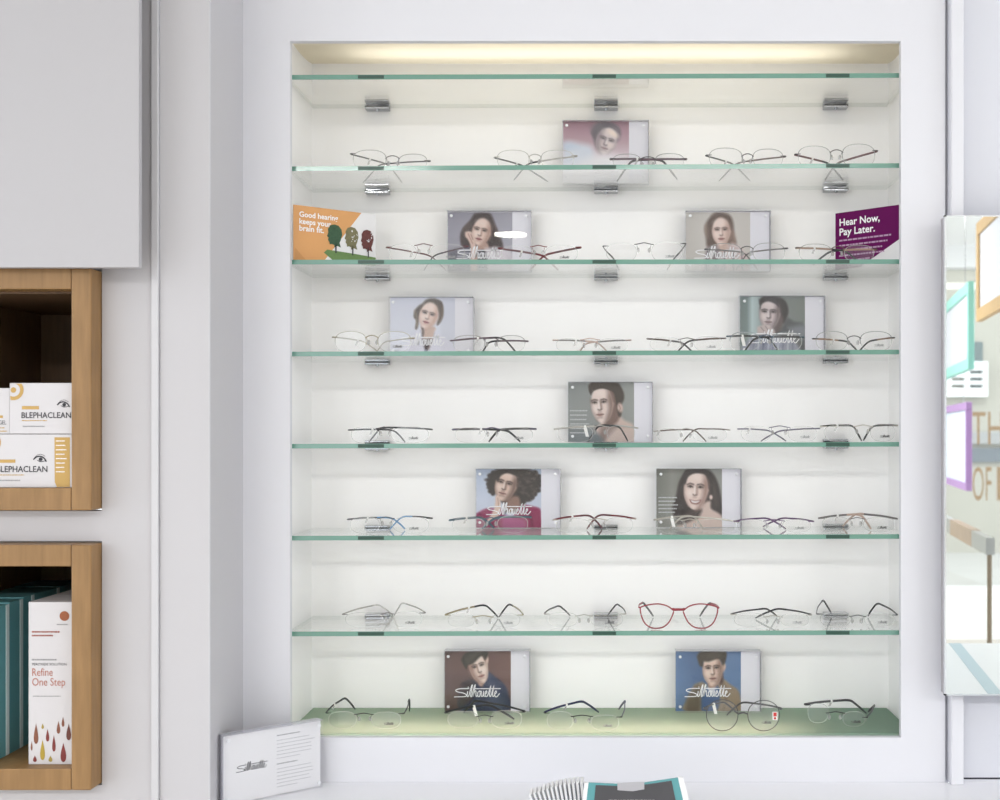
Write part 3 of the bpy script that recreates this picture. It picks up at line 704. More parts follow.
# s shelf, L R hinges, B bridge (x, y, width), l/r: (bend, tip) of the temple hinged left / right
# st style, fc front colour, a/b temple front / tip colours left, c/d the same right, th temple radius mm, tg tag x, mk mark strength
G = [
 dict(s=2,L=(350,153.5),R=(430,160.5),B=(392.5,157.5,12),l=((388,164),(402,183)),r=((380,164),(363,183)),st='half',top=(150,154),fc=GREY,a=GUN,b=GREY,th=1.0,tg=371,
  lb='thin grey half-rim glasses at the left end of the second shelf, tilted'),
 dict(s=2,L=(494,157),R=(577,155.5),B=(535,156,11),l=((522,165),(548,188)),r=((528,163),(514,180)),st='half',top=(150,150),fc=SILV,a=GUN,b=BLK,c=SILV,d=BLK,th=1.1,tg=516,
  lb='silver half-rim glasses with dark temple tips, left of the faded pink portrait'),  # portrait is not faded, white glare is painted into its print
 dict(s=2,L=(610,158.5),R=(687,158.5),B=(648,158.5,14),l=((662,159.5),(677,179)),r=((632,160),(617,183)),st='half',top=(154,153.5),fc=GUN,a=PLUM,b=BLK,th=1.5,tg=638,
  lb='plum half-rim glasses overlapping the right half of the faded pink portrait'),  # portrait is not faded, white glare is painted into its print
 dict(s=2,L=(706,155),R=(786,156),B=(747.5,155.5,10),l=((733,163.5),(750,184)),r=((737,162.5),(719,181)),st='half',top=(148,149),fc=GUN,a=GUN,b=GREY,c=BRN,d=GREY,th=1.1,tg=725,
  lb='gunmetal half-rim glasses second from right on the second shelf'),
 dict(s=2,L=(795,154),R=(878,150.5),B=(836.5,151.5,11),l=((829,163),(843,181)),r=((836,163),(825,183)),st='half',top=(146,144),fc=GUN,a=BURG,b=BLK,c=BURG,d=GREY,th=1.4,tg=813,
  lb='burgundy half-rim glasses with crossed legs, right end of the second shelf'),
 dict(s=3,L=(386,247),R=(468,246),B=(423.5,245.5,13),l=((430,255),(446,272)),r=((434,255),(424,272)),st='rimless',fc=BURG,a=BURG,b=BURG,c=PLUM,d=BLK,th=1.0,tg=411,mk=.3,
  lb='rimless wine-red glasses standing right of the orange hearing card'),
 dict(s=3,L=(498,248),R=(581,247),B=(538.5,247,12),l=((543,255),(558,272)),r=((545,254.5),(530,271)),st='rimless',fc=RED,a=BURG,b=RED,th=1.4,tg=521,mk=.7,
  lb='rimless dark red glasses right of the portrait with cheek on hand'),
 dict(s=3,L=(603,246),R=(686,243.5),B=(644,244.5,14),l=((614,259),(619,272)),r=((673,260),(667,273)),st='rimless',fc=GUN,a=GUN,b=BLK,th=1.1,mk=.25,
  lb='rimless glasses with open dark temples in the middle of the third shelf'),
 dict(s=3,L=(705,249),R=(788,248),B=(747,248,11),l=((744,252),(758,271)),r=((748,252),(736,270)),st='half',top=(243.5,243),fc=GUN,a=GREY,b=GREY,th=1.0,
  lb='thin dark half-rim glasses in front of the beige portrait of woman'),
 dict(s=3,L=(796,247.5),R=(877,249),B=(838,248,12),l=((845,250),(862,270)),r=((830,250.5),(813,271)),ym=.088,st='half',top=(244,245),fc=BRN,a=TAN,b=BLK,c=TAN,d=BLK,th=1.3,tg=815,
  lb='tan and black half-rim glasses beside the purple card'),
 dict(s=4,L=(332,337),R=(414,338),B=(372,337,11),l=((364,341),(383,351)),r=((384,341.5),(374,351)),st='half',top=(331.5,331.5),fc=GOLD,a=PALE,b=PALE,th=1.0,tg=357,mk=.6,
  lb='pale gold half-rim glasses at the left end of the fourth shelf'),
 dict(s=4,L=(450,340.5),R=(528,341),B=(491,339,12),l=((503,337),(517,351)),r=((489,341),(481,351)),st='half',top=(335.5,335.5),fc=PLUM,a=PLUM,b=BLK,c=PLUM,d=BLK,th=1.5,tg=477,
  lb='plum half-rim glasses with black tips, right of woman in white shirt'),
 dict(s=4,L=(553,340),R=(631,340),B=(590,340,15),l=((597,341.5),(610,351)),r=((586,342.5),(578,351)),st='rimless',fc=PINKG,a=GREY,b=PINKG,th=1.3,tg=576,mk=.4,
  lb='rimless rose gold glasses in the middle of the fourth shelf'),
 dict(s=4,L=(647,338.5),R=(726,338),B=(687,339.5,13),l=((682,342),(695,351)),r=((688,340.5),(675,351)),st='rimless',fc=GREY,a=BRN,b=GUN,c=BRN,d=GUN,th=1.5,tg=671,mk=.2,
  lb='rimless dark brown glasses left of man in grey jacket'),
 dict(s=4,L=(727,336),R=(805,337),B=(766,336.5,12),l=((768,336.5),(780,350)),r=((755,337),(743,350)),st='half',top=(332,332),fc=TEAL,a=BLK,b=BLK,th=1.5,tg=742,big=1,
  lb='black half-rim glasses with white tag, in front of man in grey jacket'),
 dict(s=4,L=(813,338.5),R=(895,337.5),B=(854,337.5,12),l=((848,341),(860,351)),r=((868,341),(857,351)),st='half',top=(331.5,331.5),fc=GUN,a=TAN,b=BLK,c=TAN,d=BLK,th=1.4,tg=832,mk=.3,
  lb='dark half-rim glasses with tan temples, right end of the fourth shelf'),
 dict(s=5,L=(348,430),R=(432,429.5),B=(384.5,428.5,12),l=((394,429.5),(405,443)),r=((381,427),(369,443)),st='rimless',fc=GUN,a=BLK,b=GUN,th=1.4,tg=371,mk=.6,
  lb='rimless black glasses at the left end of the eye-level shelf'),
 dict(s=5,L=(452,429.5),R=(536,429),B=(492,429,12),l=((507,429.5),(520,443)),r=((499,429),(489,443)),st='rimless',fc=MAUVE,a=GUN,b=BLK,th=1.8,tg=482,mk=.4,
  lb='rimless glasses with thick charcoal temples, second from left on the eye-level shelf'),
 dict(s=5,L=(554,429),R=(638,428),B=(600,427,13),l=((619,425),(628,443)),r=((599,424.5),(588,443)),st='rimless',fc=SILV,a=SILV,b=BLK,th=1.4,tg=585,big=1,
  lb='rimless silver and black glasses with white tag, in front of man looking left'),
 dict(s=5,L=(654,431.5),R=(730,430),B=(686,430,12),l=((694,429),(706,441)),r=((695,428.5),(683,442)),st='rimless',fc=SILV,a=BRN,b=BRN,th=1.2,tg=660,mk=.25,
  lb='rimless brown glasses with silver hooks, right of man looking left'),
 dict(s=5,L=(738,429),R=(820,428.5),B=(779.5,427.5,16),l=((769,430),(786,441)),r=((779,430.5),(761,441)),st='rimless',fc=MAUVE,a=MAUVE,b=MAUVE,th=1.2,tg=750,mk=.3,
  lb='rimless mauve glasses second from right on the eye-level shelf'),
 dict(s=5,L=(821,426.5),R=(898,425.5),B=(863,426.5,14),l=((853,425),(861.5,443)),r=((872,425.5),(863.5,443)),st='rimless',fc=PALE,a=OLIVE,b=BLK,c=OLIVE,d=BLK,th=1.6,tg=837,mk=1.0,
  lb='rimless olive black glasses with legs in V, right end of the eye-level shelf'),
 dict(s=6,L=(347,519.5),R=(432,518.5),B=(386,518.5,12),l=((392,517),(405,529)),r=((402,516),(390,529)),st='rimless',fc=GUN,a=GUN,b=SKY,c=GUN,d=SKY,th=1.3,tg=368,mk=.6,
  lb='rimless dark glasses with bright blue tips, left end of the sixth shelf'),
 dict(s=6,L=(449,520.5),R=(531,517.5),B=(491,519,12),l=((482,517),(494,528)),r=((495,517),(482,529)),st='rimless',fc=TEAL,a=TEAL,b=TEAL,th=1.9,tg=467,
  lb='rimless blue grey glasses in front of curly-haired woman'),
 dict(s=6,L=(553,520),R=(636,519),B=(598,520,14),l=((590,514.5),(602,528)),r=((598,514),(587,529)),st='rimless',fc=PALE,a=RED,b=BURG,c=RED,d=BURG,th=1.5,tg=571,
  lb='rimless dark red glasses in the middle of the sixth shelf'),
 dict(s=6,L=(654,520),R=(739,522),B=(690,520.5,12),l=((694,515),(703,529)),r=((682,515.5),(669,530)),st='rimless',fc=CHAMP,a=CHAMP,b=CHAMP,th=1.3,tg=672,big=1,
  lb='rimless champagne glasses with white tag, in front of smiling woman'),
 dict(s=6,L=(734,521.5),R=(814,521.5),B=(774,521,16),l=((768,517.5),(786,529)),r=((782,517.5),(763,529)),st='rimless',fc=PURP,a=PURP,b=PURP,th=1.3,mk=.3,
  lb='rimless purple glasses with crossing arms, second from right on the sixth shelf'),
 dict(s=6,L=(819,518.5),R=(898,519),B=(857,519,12),l=((861,513.5),(871,529)),r=((856,513),(843,526)),st='rimless',fc=GREY,a=GREY,b=PEACH,c=GREY,d=PEACH,th=1.7,tg=838,mk=.9,
  lb='rimless grey and peach glasses at the right end of the sixth shelf'),
 dict(s=7,L=(342,614.5),R=(425,613),B=(388,614,9),l=((378,604),(393,615)),r=((402,602),(394,616)),st='rimless',fc=GREY,a=SILV,b=CLEARC,c=SILV,d=CLEARC,th=1.2,mk=.6,
  lb='rimless glasses with nearly clear temples, left end of the lowest clear shelf'),
 dict(s=7,L=(445,615),R=(523,615),B=(483,617,16),l=((485,604),(498,617)),r=((509,603),(499,617)),st='rimless',fc=GOLD,a=GOLD,b=BLK,c=GOLD,d=BLK,th=1.5,tg=470,mk=.3,
  lb='rimless gold glasses with black tips, second from left on the lowest clear shelf'),
 dict(s=7,L=(544,614),R=(626,614),B=(584,616,12),l=((559,605),(570,615.5)),r=((617,603),(607.5,616)),st='rimless',fc=SILV,a=BLK,b=BLK,th=1.4,mk=.9,
  lb='rimless glasses with open black temples, left of the red glasses'),
 dict(s=7,L=(639,607.5),R=(719,608),B=(678.5,610,9),l=((643,602),(653,616)),r=((709,602.5),(700,616)),st='full',top=(604,604),bot=(629,629),fc=REDF,a=REDF,b=BLK,th=1.8,rim=1.15,thick=1,shape=[(1,.72),(.62,.91),(.1,1),(-.45,.97),(-.93,.88),(-1.0,.76),(-.92,.48),(-.72,.2),(-.38,.03),(0,0),(.36,.05),(.68,.23),(.89,.5)],
  lb='red full-rim glasses facing forward on the lowest clear shelf'),
 dict(s=7,L=(731,614.5),R=(812,615),B=(773,617,14),l=((766,608),(777,616)),r=((777,608),(755.5,618)),st='rimless',fc=SILV,a=GUN,b=BLK,th=1.4,mk=.25,
  lb='rimless glasses with crossed charcoal arms, right of the red glasses'),
 dict(s=7,L=(817,614),R=(898,615),B=(857.5,616.5,12),l=((823,599),(832,614.5)),r=((877,602),(868,616)),st='rimless',fc=GUN,a=GUN,b=BLK,th=1.5,mk=.5,
  lb='rimless black glasses with open arms, right end of the lowest clear shelf'),
 dict(s=8,L=(325.5,713),R=(404,713.5),B=(364,714.5,14),l=((345,697),(355,709)),r=((409.5,698),(409.5,711)),st='rimless',bot=(728.5,729),fc=BLK,a=BLK,b=BLK,th=1.7,tg=334,mk=.8,
  lb='rimless black glasses at the left end of the green base'),
 dict(s=8,L=(444.5,713),R=(525,712),B=(484.5,716.5,12),l=((489,704),(514,719)),r=((476,700),(464,709)),st='rimless',bot=(728,729),fc=BLK,a=BLK,b=BLK,th=1.7,tg=475,big=1,mk=.6,
  lb='rimless black glasses with white tag, in front of young man in navy'),
 dict(s=8,L=(544,713),R=(622,717),B=(582,716.5,17),l=((582,700.5),(598.5,712)),r=((625.5,700),(619,709)),st='rimless',bot=(730,731),fc=BLK,a=NAVY,b=NAVY,th=1.8,tg=567,mk=.4,
  lb='rimless navy glasses between the two portraits on the green base'),
 dict(s=8,L=(704,709),R=(782,709),B=(743,714,9),l=((724,701.5),(738,714)),r=((742,701.5),(727,715)),st='full',top=(700,700.5),bot=(733,732.5),fc=GUN,a=GUN,b=GUN,th=1.5,tg=713,big=1,rim=.75,mk=.8,sticker=1,e=2.1,
  lb='round thin-rimmed dark glasses with red sticker, below young man in tan coat'),
 dict(s=8,L=(805,705),R=(868,717.5),B=(835.5,713,14),l=((850,699.5),(866,713)),r=((875.5,704),(868.5,712)),st='rimless',bot=(723,730),fc=BLK,a=GUN,b=GUN,th=1.9,tg=831,mk=1.0,
  lb='rimless dark glasses turned askew at the right end of the green base'),
]
YF = 0.058
def glasses(g):
    s = g['s']; full = g['st'] == 'full'
    Yf = YF
    if 'bot' in g:                       # the lower lens edges stand on the shelf: that fixes the distance
        zs = shelf_top(s, gx(g['B'][0], Yf)) + 0.0006 - ZC
        Yf = sum(max(0.026, min(0.09, zs*F/(YH-b)-D0)) for b in g['bot'])/2
    hl, hr = at(*g['L'], Yf), at(*g['R'], Yf)
    bx, by, bw = g['B']; b0, b1 = gx(bx-bw/2, Yf), gx(bx+bw/2, Yf); bz = gz(by, Yf)
    zsh = shelf_top(s, (hl.x+hr.x)/2)
    root = thing('eyeglasses', g['lb'], 'glasses', ((hl.x+hr.x)/2, Yf, zsh), 'spectacles on the %s shelf' % (ORD[s-1] if s < 8 else 'base'))
    fc = colm(g['fc'], 0.3, 0.0 if full else 0.35)
    rimr = g.get('rim', 0.55)/1000.0
    tops = g.get('top')
    lens_o = []
    for k, (h, xi, sg) in enumerate(((hl, b0, 1), (hr, b1, -1))):
        xo = h.x + sg*((0.0022 if 'shape' in g else 0.0035) if full else 0.0045)
        cx = (xo+xi)/2; hw = abs(xi-xo)/2
        zbot = shelf_top(s, cx) + 0.0006
        if 'bot' in g: zbot = max(zbot, gz(g['bot'][k], Yf))
        ztop = gz(tops[k], Yf) if tops else max(h.z, bz) + 0.0028
        if not full and not tops: ztop = max(ztop, zbot+0.021)
        zb_ = zbot + (rimr if full else 0)
        cz = zb_ + (ztop-zb_)*0.52
        ol = outline(cx, cz, hw, ztop-cz, cz-zb_, g.get('flare', 0.05), e=g.get('e', 2.5))
        if 'shape' in g: ol = [(v.x, v.z) for v in smoothpath([(cx+sg*u*hw, 0, zb_+v*(ztop-zb_)) for u, v in g['shape']+g['shape'][:1]], 5)][:-1]
        P = [(x, Yf, z) for x, z in ol]
        m = MB(); m.add(P + [(x, Yf+0.0014, z) for x, _, z in P], [tuple(range(len(P))), tuple(range(2*len(P)-1, len(P)-1, -1))])
        lo = m.build('lens', LENS, root, smooth=False)
        m = MB(); m.side(P, (0, 0.0014, 0))
        inn_ = [(cx+(x-cx)*0.972, Yf-0.0001, cz+(z-cz)*0.96) for x, z in ol]; N_ = len(P)
        m.add([(x, Yf-0.0001, z) for x, z in ol] + inn_, [(i, (i+1) % N_, (i+1) % N_+N_, i+N_) for i in range(N_)])
        if not full: m.build('lens_edge', LENSEDGE, lo)
        if full:
            m = MB(); m.tube([(x, Yf+0.0007, z) for x, z in ol], rimr, 8, closed=True); m.build('rim', fc, root)
        elif g['st'] == 'half':
            n = len(ol); up = [(x, Yf+0.0007, z) for x, z in ol[:n//2+1]]
            lo_, hi = ol[0], ol[n//2]
            dn_ = lambda q, d: [(q[0], Yf+0.0007, q[2]-d)]
            m = MB(); m.tube((dn_(up[0], 0.005) if sg > 0 else []) + up + (dn_(up[-1], 0.005) if sg < 0 else []), rimr, 7); m.build('rim', fc, root)
        lens_o.append((lo, cx, cz, hw, zb_, ztop))
        # nose pad with its wire
        px = xi + sg*0.0015
        m = MB(); pad = outline(px+0.0008*sg, bz-0.0085, 0.0022, 0.0042, 0.0042, n=16, e=2)
        m.prism([(x, Yf+0.004+0.002*abs(z-bz+0.0085)/0.004, z) for x, z in pad], (0.0006*sg, 0.0014, 0)); 
        if not full:
            po = m.build('nose_pad', PADM, root)
            m = MB(); m.tube([(xi, Yf+0.0016, bz-0.001), (xi+sg*0.0006, Yf+0.003, bz-0.004), (px, Yf+0.0045, bz-0.0075)], 0.0004, 6); m.build('pad_wire', fc, po)
        # end piece between lens and hinge
        m = MB(); ez = min(h.z, ztop-0.001)
        m.tube([(xo+sg*(0.001 if full else 0.005), Yf-0.0002, ez), (xo, Yf-0.0004, (ez+h.z)/2), (h.x+sg*0.0012, Yf+0.0006, h.z), (h.x, Yf+0.003, h.z), (h.x, Yf+0.006, h.z)],
               [0.0006, 0.0008, 0.0011, 0.0012, 0.0010] if not full else [0.0012, 0.0014, 0.0015, 0.0014, 0.0012], 8)
        m.build('end_piece', fc, root)
    # bridge
    m = MB(); e = 0.002 if not full else 0
    pts = smoothpath([(b0-e, Yf-0.0004, bz-(0 if g['st'] != 'half' else 0.002)), (b0+0.15*(b1-b0), Yf-0.001, bz+0.0012), ((b0+b1)/2, Yf-0.0016, bz+0.0026), (b1-0.15*(b1-b0), Yf-0.001, bz+0.0012), (b1+e, Yf-0.0004, bz-(0 if g['st'] != 'half' else 0.002))], 4)
    if g['st'] == 'rimless': pts = [(b0-0.0045, Yf-0.0006, bz)] + pts[1:-1] + [(b1+0.0045, Yf-0.0006, bz)]
    if g.get('thick'): pts = [(b0-0.003, Yf, bz+0.0016), (b0+0.001, Yf-0.0006, bz+0.0008), ((b0+b1)/2, Yf-0.001, bz+0.0010), (b1-0.001, Yf-0.0006, bz+0.0008), (b1+0.003, Yf, bz+0.0016)]
    m.tube(pts, 0.0008 if not full else (0.0022 if g.get('thick') else 0.0012), 8); m.build('bridge', fc, root)
    # temples
    for key, h, ca, cb, sg in (('l', hl, g['a'], g['b'], 1), ('r', hr, g.get('c', g['a']), g.get('d', g['b']), -1)):
        (bpx, bpy_), (tpx, tpy) = g[key]
        Y = Yf + 0.05
        for _ in range(6):                # straight arm length 92 mm fixes how far back the bend lies
            dx = abs(gx(bpx, Y) - h.x); Y = Yf + math.sqrt(max(0.0009, 0.092**2 - min(dx, 0.087)**2))
        Y = min(Y, g.get('ym', YB-0.045))
        bend = at(bpx, bpy_, Y)
        bend.z = max(bend.z, zsh+0.010)
        zt = shelf_top(s, gx(tpx, Y)) + g['th']/1000.0 + 0.0004
        fall = bend.z - zt
        Yt = None
        if abs(YH-tpy) > 60:
            Yc = (zt-ZC)*F/(YH-tpy) - D0
            if Y-0.02 < Yc < YB-0.006: Yt = Yc
        if Yt is None: Yt = min(YB-0.007, Y + math.sqrt(max(0.0001, 0.038**2 - fall**2)) if fall < 0.038 else Y+0.01)
        if s in (2, 3, 4, 5) and Yt > BLOCK_Y-0.012 and Yt < BLOCK_Y+0.02: Yt = BLOCK_Y-0.0115
        if s in (6, 8) and Yt > BLOCK_Y-0.012:
            inblk = any(p['s'] == s and p['x'][0]-4 < tpx < p['x'][1]+4 for p in PORTRAITS)
            if inblk: Yt = BLOCK_Y-0.0115
        if 'ym' in g: Yt = min(Yt, g['ym']+0.012)
        tip = Vector((gx(tpx, Yt), Yt, zt))
        st = Vector((h.x, Yf+0.006, h.z))
        # arms of one pair cross: the left one runs a little lower
        q1 = bend + (st-bend).normalized()*min(0.018, (st-bend).length*0.4); q2 = bend + (tip-bend).normalized()*min(0.012, (tip-bend).length*0.4)
        bow = (st+q1)/2 + Vector((-0.002*sg, 0, 0.0008))
        path = smoothpath([st, bow, q1], 6)[:-1] + bez(q1, bend, q2, 6) + smoothpath([q2, (q2+tip)/2 + Vector((0, 0.001, 0.0005)), tip], 4)[1:]
        L = [0]
        for u, v in zip(path[:-1], path[1:]): L.append(L[-1] + (Vector(v)-Vector(u)).length)
        cut = next(i for i, l in enumerate(L) if l > L[-1]*0.46)
        th = g['th']/1000.0*(1.2 if s <= 3 else 1.0)
        m = MB(); m.tube(path[:cut+1], [th*0.95 + th*0.1*min(1, i/4) for i in range(cut+1)], 8, flat=0.55)
        to = m.build('temple', colm(ca, 0.35, 0.2), root)
        nt = len(path)-cut
        m = MB(); m.tube(path[cut:], [th*(1.12 if i < nt-2 else 0.85) for i in range(nt)], 8, flat=0.75)
        ti = m.build('temple_tip', colm(cb, 0.4), to)
        if tuple(ca) != tuple(cb): ti['label'] = 'differently coloured temple tip'
        if key == 'l' and 'tg' in g:      # white plastic loop of the shop tag round the left arm
            j = min(range(1, len(path)-1), key=lambda i: abs(XH + (path[i].x)*F/(D0+path[i].y) - g['tg']))
            d = (path[min(j+1, len(path)-1)] - path[j-1]).normalized(); c = path[j]
            m = MB(); m.tube([c-d*0.0016, c-d*0.0014, c+d*0.0014, c+d*0.0016], [th*0.9, th+0.0009, th+0.0009, th*0.9], 10)
            w = 0.0035 if not g.get('big') else 0.0055; hh = 0.008 if not g.get('big') else 0.016
            hh = min(hh, c.z-zsh-th-0.002); low = Vector((0.004 if g.get('big') else -0.003, 0.002, -hh))
            tl = m.build('shop_tag', TAG, root); tl['label'] = 'white plastic tag looped round the arm'
            if hh > 0.004:
                m = MB(); o_ = c + Vector((-w/2, 0, -th*0.8))
                m.obox(o_, (w, 0, 0), (0, 0.0009, 0), low); m.build('tag_flap', TAG if g.get('big') else TAGCLEAR, tl, smooth=False, bevel=0.0004)
    # printed mark on the demo lens
    if g.get('mk'):
        lo, cx, cz, hw, zb_, ztop = lens_o[1]
        w = 0.017; f = g['mk']; c = int(205 - 110*f)
        m = MB(); logo(m, (cx-w/2+hw*0.18, Yf-0.0003, zb_+(ztop-zb_)*0.24), (1,0,0), (0,0,1), w, 0.0006)
        m.build('lens_mark', mat('lens_ink_%d' % c, (c, c, c), .6), lo, smooth=False)
    if g.get('sticker'):
        lo, cx, cz, hw, zb_, ztop = lens_o[1]
        x0 = gx(772.5, Yf); z0 = gz(720, Yf)
        m = MB(); m.box((x0, Yf-0.0005, z0), (x0+0.0083, Yf-0.0001, z0+0.0138)); m.build('sticker', TAG, lo, smooth=False)
        m = MB(); m.box((x0+0.0014, Yf-0.0007, z0+0.006), (x0+0.0069, Yf-0.00055, z0+0.0126)); m.box((x0+0.0022, Yf-0.0007, z0+0.0012), (x0+0.006, Yf-0.00055, z0+0.0048))
        m.build('sticker_print', mat('sticker_red', (190, 52, 48), .6), lo, smooth=False)
    return root
for g in G: glasses(g)

# ------------------------------------------------------------------ hearing cards on the third shelf
def leaning_card(name, label, pts_px, top, Ya, Yb, xa, xb):
    """upright card from world (xa, Ya) to (xb, Yb) standing on shelf 3"""
    za = shelf_top(3, xa) + 0.0003
    a = Vector((xa, Ya, za)); b = Vector((xb, Yb, za)); ux = (b-a); w = ux.length; ux.normalize()
    return a, ux, w
# orange
a = Vector((-0.5125, 0.034, shelf_top(3, -0.51)+0.0003)); b = Vector((-0.392, 0.128, a.z)); ux = (b-a); W = ux.length; ux.normalize(); nn = Vector((ux.y, -ux.x, 0)); uz = Vector((0,0,1)); H = gz(204.5, 0.034) - a.z
oc = thing('hearing_card', 'orange and white hearing card with three head-shaped trees, left end of the third shelf', 'leaflet', tuple(a + ux*W/2))
m = MB(); m.obox(a, ux*W, nn*-0.0012, uz*H); m.build('card', WHITECARD, oc, smooth=False)
def onc(u, v, k=1): return a + ux*(u*W) + uz*(v*H) + nn*(0.0003*k)
def poly(pts, m_, name, par, k=1):
    mm = MB(); mm.add([onc(u, v, k) for u, v in pts], [tuple(range(len(pts)))]); return mm.build(name, m_, par, smooth=False)
ORANGE = mat('orange_ink', (216, 158, 98), .55)
q = poly([(0,0.0),(0,1),(.82,1),(.34,0.0)], ORANGE, 'orange_panel', oc)
poly([(0.02,.0),(0.02,.24),(.17,.0)], mat('orange_ink_deep', (204, 146, 86), .55), 'corner_panel', oc, 2)
poly([(.50,.04),(.36,.20),(.40,.26),(.7,.235),(1,.20),(1,.04)], mat('grass_print', (112, 146, 84), .6, noise=.35, scale=300), 'grass_print', oc, 2)
HEAD = [(.5,0),(.5,.1),(.36,.14),(.22,.12),(.2,.22),(.12,.3),(.16,.4),(.06,.46),(.14,.62),(.12,.78),(.26,.94),(.5,1),(.76,.96),(.94,.8),(.98,.58),(.9,.36),(.82,.22),(.9,.02),(.7,.08)]
for (u0, v0, w_, h_, c, nm) in ((.385,.33,.20,.42,(62,100,70),'green'),(.60,.32,.185,.42,(140,134,96),'olive'),(.80,.31,.175,.41,(122,66,62),'red')):
    hd = poly([(u0+x*w_, v0-.02+y*h_) for x, y in HEAD], mat('%s_leaf_print' % nm, c, .65, noise=.6, scale=260), 'tree_print', oc, 3)
    hd['label'] = '%s head-shaped tree' % nm
    poly([(u0+w_*.56,v0-.12),(u0+w_*.56,v0+.06),(u0+w_*.64,v0+.06),(u0+w_*.64,v0-.12)], INKDARK, 'trunk_print', hd, 3)
    if nm != 'green':
        mm = MB()
        for _ in range(13):
            x, y = random.uniform(.5,.92), random.uniform(.42,.94); r_ = random.uniform(.02,.05)
            mm.add([onc(u0+(x+r_*math.cos(t))*w_, v0-.04+(y+r_*math.sin(t))*h_, 4) for t in [k*math.pi/3 for k in range(6)]], [tuple(range(6))])
        mm.build('gap_print', WHITECARD, hd, smooth=False)
mm = MB()
put_text(mm, 'Good hearing', onc(.07,.80,3), ux, uz, W*.46, None, 0.02); put_text(mm, 'keeps your', onc(.07,.675,3), ux, uz, W*.375, None, 0.02); put_text(mm, 'brain fit.', onc(.07,.55,3), ux, uz, W*.29, None, 0.02)
mm.build('lettering', INKWHITE, q, smooth=False)
# purple
a = Vector((gx(835.5, 0.150), 0.150, shelf_top(3, 0.45)+0.0003)); b = Vector((0.5135, 0.062, a.z)); ux = (b-a); W = ux.length; ux.normalize(); nn = Vector((ux.y, -ux.x, 0)); H = gz(213.5, 0.150) - a.z
pc = thing('hearing_card', 'purple hearing card with bold white lettering, right end of the third shelf', 'leaflet', tuple(a + ux*W/2))
m = MB(); m.obox(a, ux*W, nn*-0.0012, uz*H); m.build('card', WHITECARD, pc, smooth=False)
q = poly([(0,0),(0,1),(1,1),(1,.45),(.37,0)], mat('purple_ink', (100, 14, 84), .8, spec=.2), 'purple_panel', pc)
mm = MB()
put_text(mm, 'Hear Now,', onc(.065,.765,3), ux, uz, W*.60, None, 0.02); put_text(mm, 'Pay Later.', onc(.065,.595,3), ux, uz, W*.53, None, 0.02)
mm.build('lettering', INKWHITE, q, smooth=False)
mm = MB(); dashes(mm, onc(.06,.49,3), ux, uz, W*.78, 5, H*.09, H*.028, seed=5, fill=[1,.92,.82,.86,.6]); mm.build('small_print', mat('lilac_ink', (186,150,182), .6), q, smooth=False)

# ------------------------------------------------------------------ acrylic sign on the counter
pa = Vector((gx(223.5, -0.139), -0.139, CT+0.0003)); pb = Vector((gx(323.5, -0.028), -0.030, CT+0.0003))
ux = (pb-pa); W = ux.length; ux.normalize(); nn = Vector((ux.y, -ux.x, 0)); H = 0.1085
sg_ = thing('acrylic_sign', 'clear acrylic block with white printed card and black script, standing on counter at left', 'sign', tuple(pa + ux*W/2))
o0 = pa - nn*0.0
def ons(u, v, d=0.0): return pa + ux*(u*W) + uz*(v*H) + nn*d
m = MB(); m.obox(ons(0,0,-0.020), ux*W, nn*0.0105, uz*H); m.build('rear_slab', ACRYLEDGE, sg_, smooth=False, bevel=0.0006)
m = MB(); m.obox(ons(.004,.004,-0.0094), ux*W*.992, nn*0.0010, uz*H*.992); cd = m.build('card', WHITECARD, sg_, smooth=False)
m = MB(); m.obox(ons(0,0,-0.008), ux*W, nn*0.008, uz*H); m.build('front_slab', ACRYL, sg_, smooth=False, bevel=0.0006)
m = MB(); m.obox(ons(0,1.0005,-0.0195), ux*W, nn*0.0195, uz*0.0006); m.obox(ons(-.004,0,-0.0195), ux*0.0006, nn*0.0195, uz*H); m.build('slab_edge', ACRYLEDGE, sg_, smooth=False)
m = MB(); logo(m, ons(.14,.44,-0.0081), ux, uz, W*.31, 0.0010); m.build('logo_lettering', INKDARK, cd, smooth=False)
m = MB()
dashes(m, ons(.545,.86,-0.0081), ux, uz, W*.24, 1, .01, .0016, 2); dashes(m, ons(.545,.445,-0.0081), ux, uz, W*.26, 1, .01, .0016, 3)
m.build('heading_lettering', INKGREY, cd, smooth=False)
m = MB()
dashes(m, ons(.545,.79,-0.0081), ux, uz, W*.39, 6, H*.052, .0009, 4, [.85,1,.9,.93,.9,.62]); dashes(m, ons(.545,.375,-0.0081), ux, uz, W*.39, 6, H*.052, .0009, 6, [.9,.95,.94,.85,.9,.55])
m.build('body_lettering', mat('pale_ink', (176,176,180), .6), cd, smooth=False)
for u in (.045, .955):
    for v in (.93, .08):
        c = ons(u, v, 0.0)
        m = MB(); t = nn.cross(uz).normalized()
        ring = [c + (t*math.cos(k*math.pi/7)+uz*math.sin(k*math.pi/7))*0.0030 for k in range(14)]
        m.prism(ring, nn*0.0018); m.build('magnet_stud', STUD, sg_, smooth=False, bevel=0.0004)

